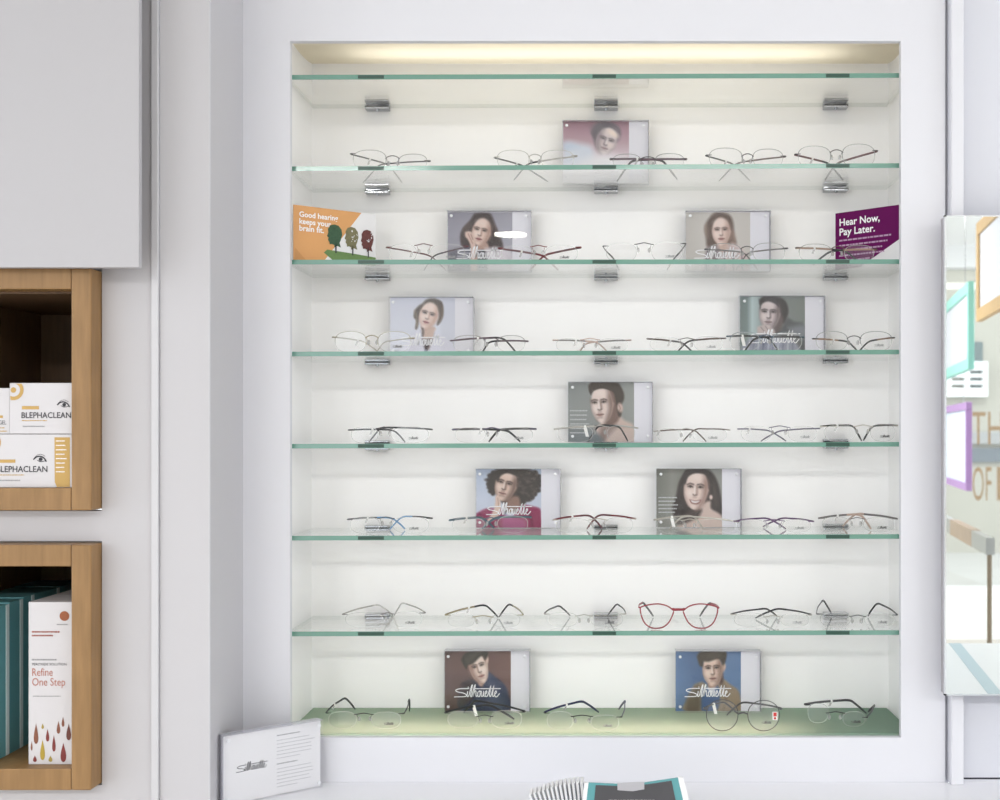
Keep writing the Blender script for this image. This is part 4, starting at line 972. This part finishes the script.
# ------------------------------------------------------------------ leaflets on the counter
TEALP = mat('teal_print', (92, 156, 160), .5); CHAR = mat('charcoal_print', (74, 73, 76), .5); SILVP = mat('silver_label', (176, 174, 178), .4)
Yt, Ybk = -0.165, -0.165
lf = thing('leaflet_stack', 'teal and charcoal leaflet lying open on the counter, rising at its back edge', 'leaflet', (gx(632, -0.2), -0.24, CT))
def lp(px, py, Y): return at(px, py, Y)
def sheet(pts, d, name, m_, par, k=0):
    mm = MB(); mm.prism([Vector(p) + Vector((0,-0.0004*k,0.0004*k)) for p in pts], (0, 0.0006 if k else 0.004, 0)); return mm.build(name, m_, par, smooth=False)
zc_ = CT + 0.001
TY = -0.20
def lean(px, py):               # sheet leans back: foot on the counter nearer the lens, head at TY
    top = at(px, py, TY); return top
def foot(px): p = at(px, 800, -0.245); p.z = zc_; return p
A, B, C_, D_ = lean(588.5, 783), lean(631, 785), lean(631, 785), lean(678, 778)
def panel(tl, tr, fl, fr, th_, m_, name, par, k=0):
    off = (Vector((0,-0.0016,0.0004))*k)
    mm = MB(); mm.prism([tl+off, tr+off, fr+off, fl+off], (0, th_, 0)); return mm.build(name, m_, par, smooth=False)
fl, fm, fr = foot(583), foot(632), foot(690)
panel(A, B, fl, fm, 0.004, TEALP, 'left_page', lf); panel(B, D_, fm, fr, 0.004, TEALP, 'right_page', lf)
lerp = lambda p, q, t: p*(1-t)+q*t
il, ir = lerp(A, B, .17), lerp(B, D_, .86); dn = Vector((0,-0.0008,-0.0022))
panel(il+dn, B+dn, lerp(fl, fm, .17), fm, 0.0004, CHAR, 'charcoal_panel', lf, 1); panel(B+dn, ir+dn, fm, lerp(fm, fr, .86), 0.0004, CHAR, 'charcoal_panel', lf, 1)
panel(D_ + Vector((0,0,0.0012)), D_ + Vector((0.008,0.0,0.0005)), fr, fr + Vector((0.010,0,0)), 0.006, WHITECARD, 'white_margin', lf, 0)
panel(A + Vector((-0.006,0,0)), A, fl + Vector((-0.006,0,0)), fl, 0.006, WHITECARD, 'white_margin', lf, 0)
lab = [lerp(A, B, .68) + Vector((0,-0.002,0.0025)), lerp(B, D_, .28) + Vector((0,-0.002,0.0025))]
so = panel(lab[0], lab[1], lab[0] + Vector((0,-0.002,-0.013)), lab[1] + Vector((0,-0.002,-0.013)), 0.0004, SILVP, 'silver_label', lf, 2)
mm = MB(); u_ = (lab[1]-lab[0]).normalized(); dashes(mm, lab[0] + u_*0.003 + Vector((0,-0.0042,-0.0105)), u_, uz, 0.030, 1, .01, .0013, 9); mm.build('label_lettering', INKDARK, so, smooth=False)
mm = MB(); hd0 = lerp(A, fl, .60)
u_ = (B-A).normalized(); slope = (fl-A).normalized()*-1
dashes(mm, lerp(lerp(A,B,.5), lerp(fl,fm,.5), .40) + Vector((0,-0.0045,0.0012)), Vector((1,0,0)), Vector((0,0.3,0.9)), 0.078, 1, .01, .0030, 12); mm.build('title_lettering', INKWHITE, lf, smooth=False)
# fan of white cards left of it
fan = []
for k in range(13):
    t = k/12
    top = at(531.5 + 52*t, 794.5 - 11.5*math.sin(t*math.pi/2), -0.19 + 0.012*t)
    ft = Vector((gx(545+42*t, -0.22), -0.235, CT+0.0008))
    d = Vector((0.0011, 0, 0)); wv = Vector((0.004, 0.016, 0.0))
    r_ = thing('fanned_card', 'white card in the fan beside the teal leaflet, dark-edged, %s' % (['leftmost and lowest', 'second from left', 'third from left', 'fourth from left', 'fifth from left', 'sixth from left', 'middle of the fan', 'seventh from the leaflet', 'sixth from the leaflet', 'fifth from the leaflet', 'fourth from the leaflet', 'third from the leaflet', 'nearest the leaflet'][k]), 'card', tuple(ft), 'fan of white cards on the counter')
    up = (top-ft); side = up.cross(Vector((0,1,0))).normalized()
    mm = MB(); mm.obox(ft, up, side*0.0009, Vector((0, 0.0015, 0))); mm.build('dark_edge', mat('card_edge', (96, 104, 116), .5), r_, smooth=False)
    mm = MB(); mm.obox(ft + Vector((0,0.0016,0)), up*1.01, side*0.0046, Vector((0, 0.03, 0))); mm.build('card_face', WHITECARD, r_, smooth=False)

# ------------------------------------------------------------------ left wall: white board, timber boxes, cartons
yp = -0.228
m = MB(); m.box((-1.35, yp, gz(267.5, yp)), (gx(139, yp), yp+0.012, 2.62))
pn = m.build('wall_board', PANEL, smooth=False, bevel=0.001, loc=(-1.1, yp, gz(267.5, yp)))
tag(pn, 'large plain white board mounted proud of the wall above the upper oak box', 'board')
m = MB()
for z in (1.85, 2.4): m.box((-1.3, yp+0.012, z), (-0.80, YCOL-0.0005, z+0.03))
m.build('mounting_batten', DARKOAK, pn, smooth=False)
YBX = YCOL-0.037
def oak_box(label, zt, zb_, zit, zib):
    x0, x1 = BX0, gx(91, YBX); xi1 = gx(71, YBX); xi0 = BX0+0.03; yb = 0.15
    r = thing('wall_box_shelf', label, 'shelf', ((x0+x1)/2, YBX, zb_))
    m = MB(); m.box((xi1, YBX, zb_), (x1, yb, zt)); m.build('right_side', OAK, r, smooth=False, bevel=0.0022)
    m = MB(); m.box((x0, YBX, zb_), (xi0, yb, zt)); m.build('left_side', OAK, r, smooth=False, bevel=0.0022)
    m = MB(); m.box((xi0+0.0004, YBX+0.001, zit), (xi1-0.0004, yb, zt)); m.build('top_board', OAK, r, smooth=False, bevel=0.0012)
    m = MB(); m.box((xi0+0.0004, YBX+0.001, zb_), (xi1-0.0004, yb, zib)); m.build('bottom_board', OAK, r, smooth=False, bevel=0.0012)
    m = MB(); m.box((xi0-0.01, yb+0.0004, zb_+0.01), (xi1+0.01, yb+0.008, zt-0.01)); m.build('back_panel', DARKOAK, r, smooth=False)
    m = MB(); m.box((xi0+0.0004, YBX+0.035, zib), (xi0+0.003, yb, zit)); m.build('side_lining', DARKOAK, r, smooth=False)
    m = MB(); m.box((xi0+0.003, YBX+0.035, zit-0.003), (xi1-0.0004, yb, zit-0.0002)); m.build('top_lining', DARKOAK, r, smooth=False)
    return xi0+0.003, xi1, zib
xi0, xi1, zuf = oak_box('upper oak box on the wall holding white eye-care cartons', gz(268, YBX), gz(510.5, YBX), gz(289, YBX), gz(488, YBX))
_, _, zlf = oak_box('lower oak box on the wall holding teal cartons and a white bottle carton', gz(545, YBX), gz(790.5, YBX), gz(566.5, YBX), gz(769, YBX))
CARTON = mat('carton_white', (206, 203, 205), .45); GOLDI = mat('gold_ink', (190, 154, 86), .5); TEALC = mat('carton_teal', (100, 160, 166), .4); TEALE = mat('carton_teal_edge', (214, 230, 230), .5)
EX, EZ = Vector((1,0,0)), Vector((0,0,1))
def carton(name, label, x0, x1, z0, z1, y, dep, group, m_=None, bev=0.0006):
    r = thing(name, label, 'box', ((x0+x1)/2, y+dep/2, z0), group)
    m = MB(); m.box((x0, y, z0), (x1, y+dep, z1)); b = m.build('carton_body', m_ or CARTON, r, smooth=False, bevel=bev)
    m = MB(); m.add([(x0+0.001, y+0.001, z1+0.0002), (x1-0.001, y+0.001, z1+0.0002), (x1-0.001, y+dep*0.9, z1+0.0002), (x0+0.001, y+dep*0.9, z1+0.0002)], [(0,1,2,3)])
    m.build('top_flap', m_ or CARTON, b, smooth=False)
    return r, b
def flatp(pts, y, m_, name, par):
    mm = MB(); mm.add([Vector((gx(p[0], y), y-0.0003, gz(p[1], y))) for p in pts], [tuple(range(len(pts)))]); return mm.build(name, m_, par, smooth=False)
def circ(cx, cy, r, n=22, a0=0, a1=2*math.pi): return [(cx+r*math.cos(a0+(a1-a0)*k/n), cy+r*math.sin(a0+(a1-a0)*k/n)) for k in range(n)]
def txt(body, px, py, w, y, m_, name, par, h=None, bold=0.0):
    mm = MB(); k = (D0+y)/F
    put_text(mm, body, (gx(px, y), y-0.0004, gz(py, y)), EX, EZ, w*k, h*k if h else None, bold); return mm.build(name, m_, par, smooth=False)
def dsh(px, py, w, h, y, m_, name, par, rows=1, pitch=4, seed=1, fill=None):
    mm = MB(); k = (D0+y)/F; dashes(mm, (gx(px, y), y-0.0004, gz(py, y)), EX, EZ, w*k, rows, pitch*k, h*k, seed, fill); return mm.build(name, m_, par, smooth=False)
def eye(cx, cy, w, y, par):
    mm = MB(); k = (D0+y)/F; o = (gx(cx, y), y-0.0004, gz(cy, y))
    ribbon(mm, S2([(-.5,.0),(-.25,.2),(.05,.24),(.32,.1),(.5,-.16)]), w*k*.10, EX, EZ, o, w*k, w*k); ribbon(mm, S2([(-.2,-.05),(0,-.16),(.25,-.14),(.42,-.08)]), w*k*.05, EX, EZ, o, w*k, w*k)
    ribbon(mm, S2([(-.45,.1),(-.2,.34),(.1,.4),(.4,.25)]), w*k*.03, EX, EZ, o, w*k, w*k)
    mm.add([Vector(o)+EX*(w*k*(.06+.15*math.cos(t)))+EZ*(w*k*(.02+.15*math.sin(t))) for t in [q*math.pi/6 for q in range(12)]], [tuple(range(12))])
    return mm.build('eye_emblem', INKDARK, par, smooth=False)
yc = -0.196
zsplit = gz(434, yc); ztopc = gz(383, yc); xg = gx(10, yc)
gU = 'eye-care cartons in the upper oak box'
r, b = carton('eye_care_carton', 'white eye-care carton with gold side stripe, bottom of the stack in the upper oak box', xi0+0.004, xi1+0.0-0.0008, zuf+0.0003, zsplit-0.0004, yc, 0.09, gU)
flatp([(54.5,437.3),(70,437.3),(70,487),(57,487),(54.8,482)], yc, GOLDI, 'gold_stripe', b)
dsh(56, 441.5, 11, 1.0, yc-0.0002, INKWHITE, 'stripe_lettering', b, 8, 4.4, 3)
txt('BLEPHACLEAN', -3.5, 472, 51, yc, INKDARK, 'lettering', b, 5.9, 0.012); dsh(0, 475.4, 31, .9, yc, GOLDI, 'gold_lettering', b); dsh(-3, 481, 29, 1.2, yc, INKGREY, 'small_lettering', b, seed=4)
flatp([(-3,459.5),(15.5,459.5),(15.5,462.8),(-3,462.8)], yc, GOLDI, 'gold_tab', b); eye(40, 459.5, 13, yc, b)
flatp(circ(-9, 442.5, 10), yc, GOLDI, 'gold_ring', b)
r, b = carton('eye_care_carton', 'white eye-care carton with gold ring emblem, on top of the gold-striped one', xg, xi1-0.0008, zsplit+0.0004, ztopc, yc-0.001, 0.085, gU)
y_ = yc-0.001
ring = [p for p in circ(13.5, 390, 10.2, 40, -0.65*math.pi, 0.72*math.pi)]; ring = [(max(10.4, x), max(383.6, y)) for x, y in ring]
inn = [(max(10.4, x), max(383.6, y)) for x, y in circ(13.5, 390, 6.6, 40, -0.65*math.pi, 0.72*math.pi)][::-1]
mm = MB(); n = len(ring); P = [Vector((gx(p[0], y_), y_-0.0003, gz(p[1], y_))) for p in ring + inn[::-1]]
mm.add(P, [(i, i+1, n+i+1, n+i) for i in range(n-1)]); mm.build('gold_ring', GOLDI, b, smooth=False)
flatp(circ(13.5, 390, 2.8), y_, GOLDI, 'gold_dot', b)
txt('BLEPHACLEAN', 21.6, 418, 49.5, y_, INKDARK, 'lettering', b, 5.7, 0.012); dsh(22, 421, 32, .9, y_, GOLDI, 'gold_lettering', b); dsh(23, 427, 27, 1.2, y_, INKGREY, 'small_lettering', b, seed=4)
flatp([(22,406),(39,406),(39,409.4),(22,409.4)], y_, GOLDI, 'gold_tab', b); eye(63.5, 405, 12.5, y_, b)
r, b = carton('eye_gel_carton', 'small white gel carton left of the ring-emblem carton, cut by the picture edge', xi0+0.014, xg-0.0015, zsplit+0.0004, gz(388, yc), yc+0.002, 0.08, gU)
txt('GEL', -1, 424.5, 7.5, yc+0.002, INKDARK, 'lettering', b, 4); dsh(-8, 428.3, 16, 1, yc+0.002, GOLDI, 'gold_lettering', b, 2, 3.4); flatp([(-10,415.4),(3,415.4),(3,418),(-10,418)], yc+0.002, GOLDI, 'gold_tab', b)
# lower box: teal cartons one behind the other, white bottle cartons
tb = [-0.207+0.018, 2.049*.915-2, 2.098*.915-2, 2.14*.915-2, 2.24*.915-2, 0.135]
tx = gx(9, tb[1])
tl = ['frontmost teal carton at left in the lower oak box', 'second teal carton from the front in the lower oak box', 'third teal carton from the front in the lower oak box',
      'fourth teal carton from the front in the lower oak box', 'rearmost teal carton, deepest in the lower oak box']
for i in range(5):
    y0, y1 = tb[i]+0.0008, tb[i+1]-0.0004
    zt = zlf + [0.232, 0.234, 0.236, 0.236, 0.237][i]
    r, b = carton('teal_carton', tl[i], xi0+0.001, tx, zlf+0.0003, zt, y0, y1-y0, 'teal cartons in the lower oak box', TEALC)
    m = MB(); m.box((tx+0.0001, y1-0.010, zlf+0.001), (tx+0.0010, y1-0.0005, zt-0.0005)); e_ = m.build('pale_edge', TEALE, b, smooth=False); e_['label'] = 'pale blue edge stripe'
yr = -0.183
wx0, wx1 = gx(28.5, yr), gx(28.5, yr)+0.080
gl_ = 'white bottle cartons in the lower oak box'
zrt = gz(602, yr)
DRC = {'br': (142,84,60), 'ol': (178,156,72), 'rd': (138,52,48), 'dk': (112,56,42), 'ye': (196,168,62)}
for i in range(3):
    r, b = carton('solution_carton', ['tall white lens solution carton with painted drops, front right in the lower oak box', 'white carton directly behind the drop-printed one, only its top showing', 'white carton farthest back at right in the lower oak box, only its top showing'][i],
                  wx0, xi1-0.001, zlf+0.0003, zrt, yr + i*0.0705, 0.069, gl_)
    if i: continue
    y_ = yr
    cp = flatp(circ(64.5, 616, 4.9), y_, mat('copper_print', (168, 92, 48), .5, noise=.5, scale=200), 'copper_dot', b)
    dsh(57, 625, 14, 1, y_, INKGREY, 'maker_lettering', b); dsh(32, 632.6, 28, 1.5, y_, mat('rust_ink', (150,76,60), .6), 'rust_lettering', b, 2, 3.7, 6, [1,.75])
    dsh(32, 660.4, 31, 1.5, y_, INKGREY, 'grey_lettering', b, seed=8); txt('PEROXIDE SOLUTION', 32.2, 665.4, 34.5, y_, INKDARK, 'solution_lettering', b, 2.5)
    RI = mat('refine_ink', (178, 110, 92), .6)
    txt('Refine', 32.3, 675.8, 20.5, y_, RI, 'lettering', b, 7.6); txt('One Step', 32.3, 685.6, 33, y_, RI, 'lettering', b, 7.6)
    dsh(33, 696.6, 32, .9, y_, INKGREY, 'small_lettering', b, seed=9)
    for (cx, cy, w, h, c) in ((222,390,36,130,'br'),(263,345,20,34,'ol'),(293,400,26,80,'rd'),(262,490,38,128,'ye'),(332,450,28,104,'rd'),(360,352,28,80,'br'),(388,318,22,62,'br'),(423,380,38,104,'dk'),(390,505,44,122,'rd'),(215,545,30,40,'rd'),(311,545,30,40,'ol'),(195,465,14,60,'br')):
        px, py = cx/6.15, 670+cy/6.15; w_, h_ = w/6.15/2, h/6.15/2
        pts = []
        for q in range(20):
            t = 2*math.pi*q/20
            pts.append((px+1.15*w_*math.sin(t)*math.sin(t/2)**1.6, py-math.cos(t)*h_))
        pts = [(min(max(p[0], 29), 74), min(p[1], 762.4)) for p in pts]
        flatp(pts, y_, mat('drop_%s' % c, DRC[c], .55, noise=.45, scale=120), 'drop_print', b)

# ------------------------------------------------------------------ mirror at the right
YM = -0.05
mx0, mz0, mz1 = gx(944.5, YM), gz(695.5, YM), gz(215.5, YM); mx1 = mx0+0.42
mr = thing('wall_mirror', 'tall mirror at the right edge reflecting shop window and street', 'mirror', (mx0+0.2, YM+0.015, mz0))
m = MB(); m.add([(mx0+0.0015, YM, mz0+0.0015), (mx1, YM, mz0+0.0015), (mx1, YM, mz1-0.0015), (mx0+0.0015, YM, mz1-0.0015)], [(0,1,2,3)])
m.build('mirror_glass', MIRROR, mr, smooth=False, recalc=False)
m = MB(); m.box((mx0+0.0012, YM+0.0004, mz0+0.001), (mx1, YM+0.026, mz1-0.001)); m.build('back_board', mat('mirror_back', (178, 173, 178), .4, noise=.3, scale=30), mr, smooth=False, bevel=0.001)
m = MB(); m.box((mx0, YM-0.0006, mz0), (mx0+0.003, YM+0.006, mz1)); m.box((mx0, YM-0.0006, mz0), (mx1, YM+0.006, mz0+0.0026)); m.box((mx0, YM-0.0006, mz1-0.0018), (mx1, YM+0.006, mz1))
m.build('bevelled_edge', mat('mirror_edge', (226, 228, 230), .12, .8), mr, smooth=False)

# ------------------------------------------------------------------ the shop behind the lens, seen in the mirror
VC = 2*YM + D0                 # distance of the mirrored lens behind the wall plane
def mi(px, py, y):
    L = VC - y; return Vector(((px-XH)*L/F, y, ZC + (YH-py)*L/F))
STONE = mat('facade_stone', (186, 182, 170), .8, noise=.25, scale=1.2); GREYST = mat('facade_band', (160, 160, 160), .8)
WOODF = wood('poster_wood', (176, 144, 98), (196, 164, 118)); SHEETP = mat('poster_sheet', (200, 202, 210), .6)
def hung_frame(name, label, pl, pr, zt_, zb2, w, m_, cat='frame', sheet=SHEETP, zhang=2.699):
    """poster frame between plan points pl and pr"""
    pl, pr = Vector(pl), Vector(pr); u = (pr-pl); W = u.length; u.normalize(); nn = Vector((u.y, -u.x, 0))
    H = zt_-zb2; o = Vector((pl.x, pl.y, zb2))
    r = thing(name, label, cat, tuple(o + u*W/2))
    m = MB(); m.obox(o, u*W, nn*0.03, EZ*w); m.obox(o+EZ*(H-w), u*W, nn*0.03, EZ*w); m.obox(o+EZ*w, u*w, nn*0.03, EZ*(H-2*w)); m.obox(o+EZ*w+u*(W-w), u*w, nn*0.03, EZ*(H-2*w))
    m.build('frame', m_, r, smooth=False, bevel=0.002)
    m = MB(); m.obox(o+EZ*w*.9+u*w*.9+nn*0.01, u*(W-1.8*w), nn*0.008, EZ*(H-1.8*w)); m.build('poster', sheet, r, smooth=False)
    for t in (.12, .88):
        c = o + u*(W*t) + EZ*H + nn*0.015; m = MB(); m.tube([c, Vector((c.x, c.y, zhang))], 0.0015, 6); m.build('cable', CHROME, r)
    return r
p1 = mi(976, 230, -4.0); p2 = mi(1012, 214, -3.1)
hung_frame('poster_frame', 'oak-framed white poster reflected at the top of the mirror', (p1.x, p1.y, 0), (p2.x, p2.y, 0), p1.z+0.03, mi(976, 322, -4.0).z, 0.06, WOODF)
p1 = mi(930, 297, -6.0); p2 = mi(968, 281, -4.1)
hung_frame('poster_frame', 'mint green framed poster reflected left in the mirror', (p1.x, p1.y, 0), (p2.x, p2.y, 0), p2.z, mi(968, 369, -4.1).z, 0.055, mat('mint_frame', (146, 206, 194), .5))
p1 = mi(930, 402, -6.0); p2 = mi(966, 402, -4.2)
hung_frame('poster_frame', 'purple framed poster reflected left below the mint one', (p1.x, p1.y, 0), (p2.x, p2.y, 0), p2.z, mi(966, 491, -4.2).z, 0.038, mat('purple_frame', (168, 132, 184), .5), sheet=mat('pale_blue_sheet', (214, 224, 236), .5), zhang=p2.z+0.06)
# shop window with gold lettering
YW = -6.5
m = MB(); m.box((-3.0, YW-0.1, 0), (3.6, YW+0.05, 0.35)); m.box((-3.0, YW-0.1, 2.55), (3.6, YW+0.05, 2.7))
for x in (-3.0, -0.9, 1.2, 3.5): m.box((x, YW-0.06, 0.35), (x+0.08, YW+0.03, 2.55))
struct(m.build('window_1', mat('window_frame', (228, 228, 228), .5), smooth=False))
m = MB(); m.add([(-3.0, YW, .35), (3.5, YW, .35), (3.5, YW, 2.55), (-3.0, YW, 2.55)], [(0,1,2,3)])
m.add([(-3.0, YW-0.008, .35), (-3.0, YW-0.008, 2.55), (3.5, YW-0.008, 2.55), (3.5, YW-0.008, .35)], [(0,1,2,3)])
w2 = m.build('window_2', GLASS, smooth=False, recalc=False); struct(w2)
GOLDL = mat('gold_letters', (136, 100, 44), .5)
wl = thing('window_lettering', 'gold capital lettering on the shop window reflected in the mirror', 'lettering', tuple(mi(985, 500, YW-0.02)))
for body, px, py, w, h in (('THE', 971, 444.5, 46, 33), ('OF', 972.5, 500.5, 19, 34), ('M', 997, 500.5, 25, 34)):
    mm = MB(); o = mi(px, py, YW-0.012); k = (VC-YW)/F; put_text(mm, body, o, EX, EZ, w*k, h*k, 0.0); mm.build('letters', GOLDL, wl, smooth=False)
# street: paving, stone facade opposite with a white shuttered window and dark openings
m = MB(); m.box((-9, -19, -0.12), (12, -7.0, -0.04)); struct(m.build('floor_street', mat('paving', (196, 194, 190), .7, noise=.15, scale=2), smooth=False))
YFc = -13.0
fc_ = thing('building', 'pale stone building across the street reflected in the mirror', 'building', (4, YFc, -0.04))
m = MB(); m.box((-2, YFc-3, -0.04), (11, YFc, 7)); m.build('wall', STONE, fc_, smooth=False)
for z in (mi(960, 262, YFc).z, mi(960, 440, YFc).z): 
    m = MB(); m.box((-2, YFc, z-0.05), (11, YFc+0.08, z+0.10)); m.build('string_course', GREYST, fc_, smooth=False, bevel=0.01)
a_, b_ = mi(970, 388, YFc), mi(982, 342, YFc)
m = MB(); m.box((a_.x, YFc, a_.z), (b_.x, YFc+0.03, b_.z)); m.build('window', mat('dark_pane', (88, 104, 104), .2), fc_, smooth=False)
a_, b_ = mi(944, 397, YFc), mi(985, 362, YFc)
m = MB(); w_ = 0.06; zs_ = b_.z-a_.z
m.box((a_.x, YFc+0.05, a_.z), (b_.x, YFc+0.12, a_.z+w_)); m.box((a_.x, YFc+0.05, b_.z-w_), (b_.x, YFc+0.12, b_.z))
for x in (a_.x, (a_.x+b_.x)/2-w_/2, b_.x-w_): m.box((x, YFc+0.05, a_.z+w_), (x+w_, YFc+0.12, b_.z-w_))
for q in range(1, 5): z = a_.z+zs_*q/5; m.box((a_.x, YFc+0.06, z-0.022), (b_.x, YFc+0.11, z+0.022))
m.build('slatted_shutter', mat('shutter_white', (238, 240, 240), .5), fc_, smooth=False)
for (px0, px1, py0, py1) in ((968, 1003, 448, 462), (946, 966, 462, 474)):
    a_, b_ = mi(px0, py1, YFc), mi(px1, py0, YFc); m = MB(); m.box((a_.x, YFc, a_.z), (b_.x, YFc+0.05, b_.z)); m.build('shop_opening', mat('dark_opening', (96, 104, 112), .3), fc_, smooth=False)
# rail with timber front between two posts, and white display table
a_, b_ = mi(938, 526, -3.7), mi(986, 552, -2.4)
rl = thing('barrier_rail', 'timber and steel rail on a thin post reflected low in the mirror', 'rail', (b_.x, b_.y, 0))
d_ = Vector((b_.x-a_.x, b_.y-a_.y, 0)); nn = Vector((d_.y, -d_.x, 0)).normalized()
m = MB(); m.obox((a_.x, a_.y, b_.z-0.01), d_*0.3, nn*0.03, EZ*0.06); m.obox((a_.x+d_.x*.75, a_.y+d_.y*.75, b_.z-0.01), d_*0.25, nn*0.03, EZ*0.06); m.build('steel_bar', mat('rail_steel', (168, 168, 164), .35, .6), rl, smooth=False)
m = MB(); m.obox((a_.x+d_.x*.3, a_.y+d_.y*.3, b_.z-0.012), d_*0.45, nn*0.034, EZ*0.064); m.build('timber_bar', wood('rail_timber', (150, 130, 110), (168, 146, 124)), rl, smooth=False)
for t in (.02, .985):
    c = Vector((a_.x, a_.y, 0)) + d_*t + nn*0.015; m = MB(); m.tube([(c.x, c.y, 0.001), (c.x, c.y, b_.z-0.01)], 0.009, 10); m.lathe([(0.06, 0.0), (0.06, 0.008), (0.012, 0.016)], (c.x, c.y, 0.001), 'Z', 16); m.build('post', mat('post_bronze', (138, 124, 106), .4, .4), rl)
zt_ = ZC-0.55
tbm = thing('display_table', 'white table with pale blue stripes reflected at the bottom of the mirror', 'table', (1.25, -1.5, 0))
m = MB(); m.box((0.68, -1.32, zt_-0.03), (1.9, -0.645, zt_)); m.build('table_top', mat('table_white', (236, 238, 240), .3), tbm, smooth=False, bevel=0.003)
STRP = mat('table_stripe', (176, 200, 210), .3)
for q, (x0, x1) in enumerate(((0.92, 0.84), (1.06, 1.14))):
    m = MB(); m.obox((x0, -1.31, zt_), Vector((-0.10, 0.65, 0)), Vector((0.03, 0, 0)), EZ*0.0015); m.build('blue_stripe', STRP, tbm, smooth=False)
for x in (0.78, 1.84):
    for y in (-1.27, -0.70): m = MB(); m.box((x-0.025, y-0.025, 0), (x+0.025, y+0.025, zt_-0.03)); m.build('leg', PAINT, tbm, smooth=False, bevel=0.002)

# ------------------------------------------------------------------ light
def area(name, loc, rot, sx, sy, e, col, shape='RECTANGLE'):
    l = bpy.data.lights.new(name, 'AREA'); l.shape = shape; l.size = sx
    if shape == 'RECTANGLE': l.size_y = sy
    l.energy = e; l.color = col
    o = bpy.data.objects.new(name, l); COL.objects.link(o); o.location = loc; o.rotation_euler = rot; return o
# LED strip above the opal diffuser
area('led_strip_cove', ((OX0+OX1)/2, 0.118, ZC+0.722), (0, 0, 0), 0.84, 0.02, 0.30, (1.0, 0.96, 0.87))
# LED strip under the front of the green base plate
area('led_strip_base', (-0.075, 0.036, ZC-0.572), (R(180), 0, 0), 0.80, 0.03, 1.9, (1.0, 0.96, 0.88))
for x, p_ in ((-1.5, 46), (0.7, 28), (2.9, 46)):  # unseen ceiling panels added as soft fill for wall and recess
    area('ceiling_fill_light', (x, -4.35, 2.69), (0, 0, 0), 1.2, 0.5, p_, (1.0, 0.985, 0.97))
area('ceiling_spot', (-0.57, -5.45, 2.68), (0, 0, 0), 0.21, 0.21, 4, (1.0, 0.95, 0.86), 'DISK')
sl = bpy.data.lights.new('sun', 'SUN'); sl.energy = 0.5; sl.angle = R(3); so_ = bpy.data.objects.new('sun', sl); COL.objects.link(so_); so_.location = (0, 0, 6); so_.rotation_euler = (R(-48), 0, R(12))
w = bpy.data.worlds.new('sky'); SC.world = w; w.use_nodes = True
w.node_tree.nodes['Background'].inputs['Color'].default_value = (0.92, 0.96, 1.0, 1); w.node_tree.nodes['Background'].inputs['Strength'].default_value = 1.4

# ------------------------------------------------------------------ camera
cd_ = bpy.data.cameras.new('camera'); cam = bpy.data.objects.new('camera', cd_); COL.objects.link(cam)
cam.location = (0, -D0, ZC); cam.rotation_euler = (R(90), 0, 0)
cd_.sensor_fit = 'HORIZONTAL'; cd_.sensor_width = 36.0; cd_.lens = F/1000*36.0
cd_.shift_x = -(XH-500)/1000.0; cd_.shift_y = (YH-400)/1000.0
cd_.clip_start = 0.05
cd_.dof.use_dof = True; cd_.dof.focus_distance = 2.03; cd_.dof.aperture_fstop = 7.0
SC.camera = cam
SC.cycles.transparent_max_bounces = 48; SC.cycles.max_bounces = 14; SC.cycles.glossy_bounces = 8; SC.cycles.transmission_bounces = 8; SC.cycles.diffuse_bounces = 5
SC.cycles.caustics_reflective = False; SC.cycles.caustics_refractive = False; SC.cycles.sample_clamp_indirect = 4.0
vs_ = SC.view_settings; vs_.view_transform = 'Standard'; vs_.look = 'None'; vs_.gamma = 1.0; vs_.use_curve_mapping = False; vs_.exposure = 0.69
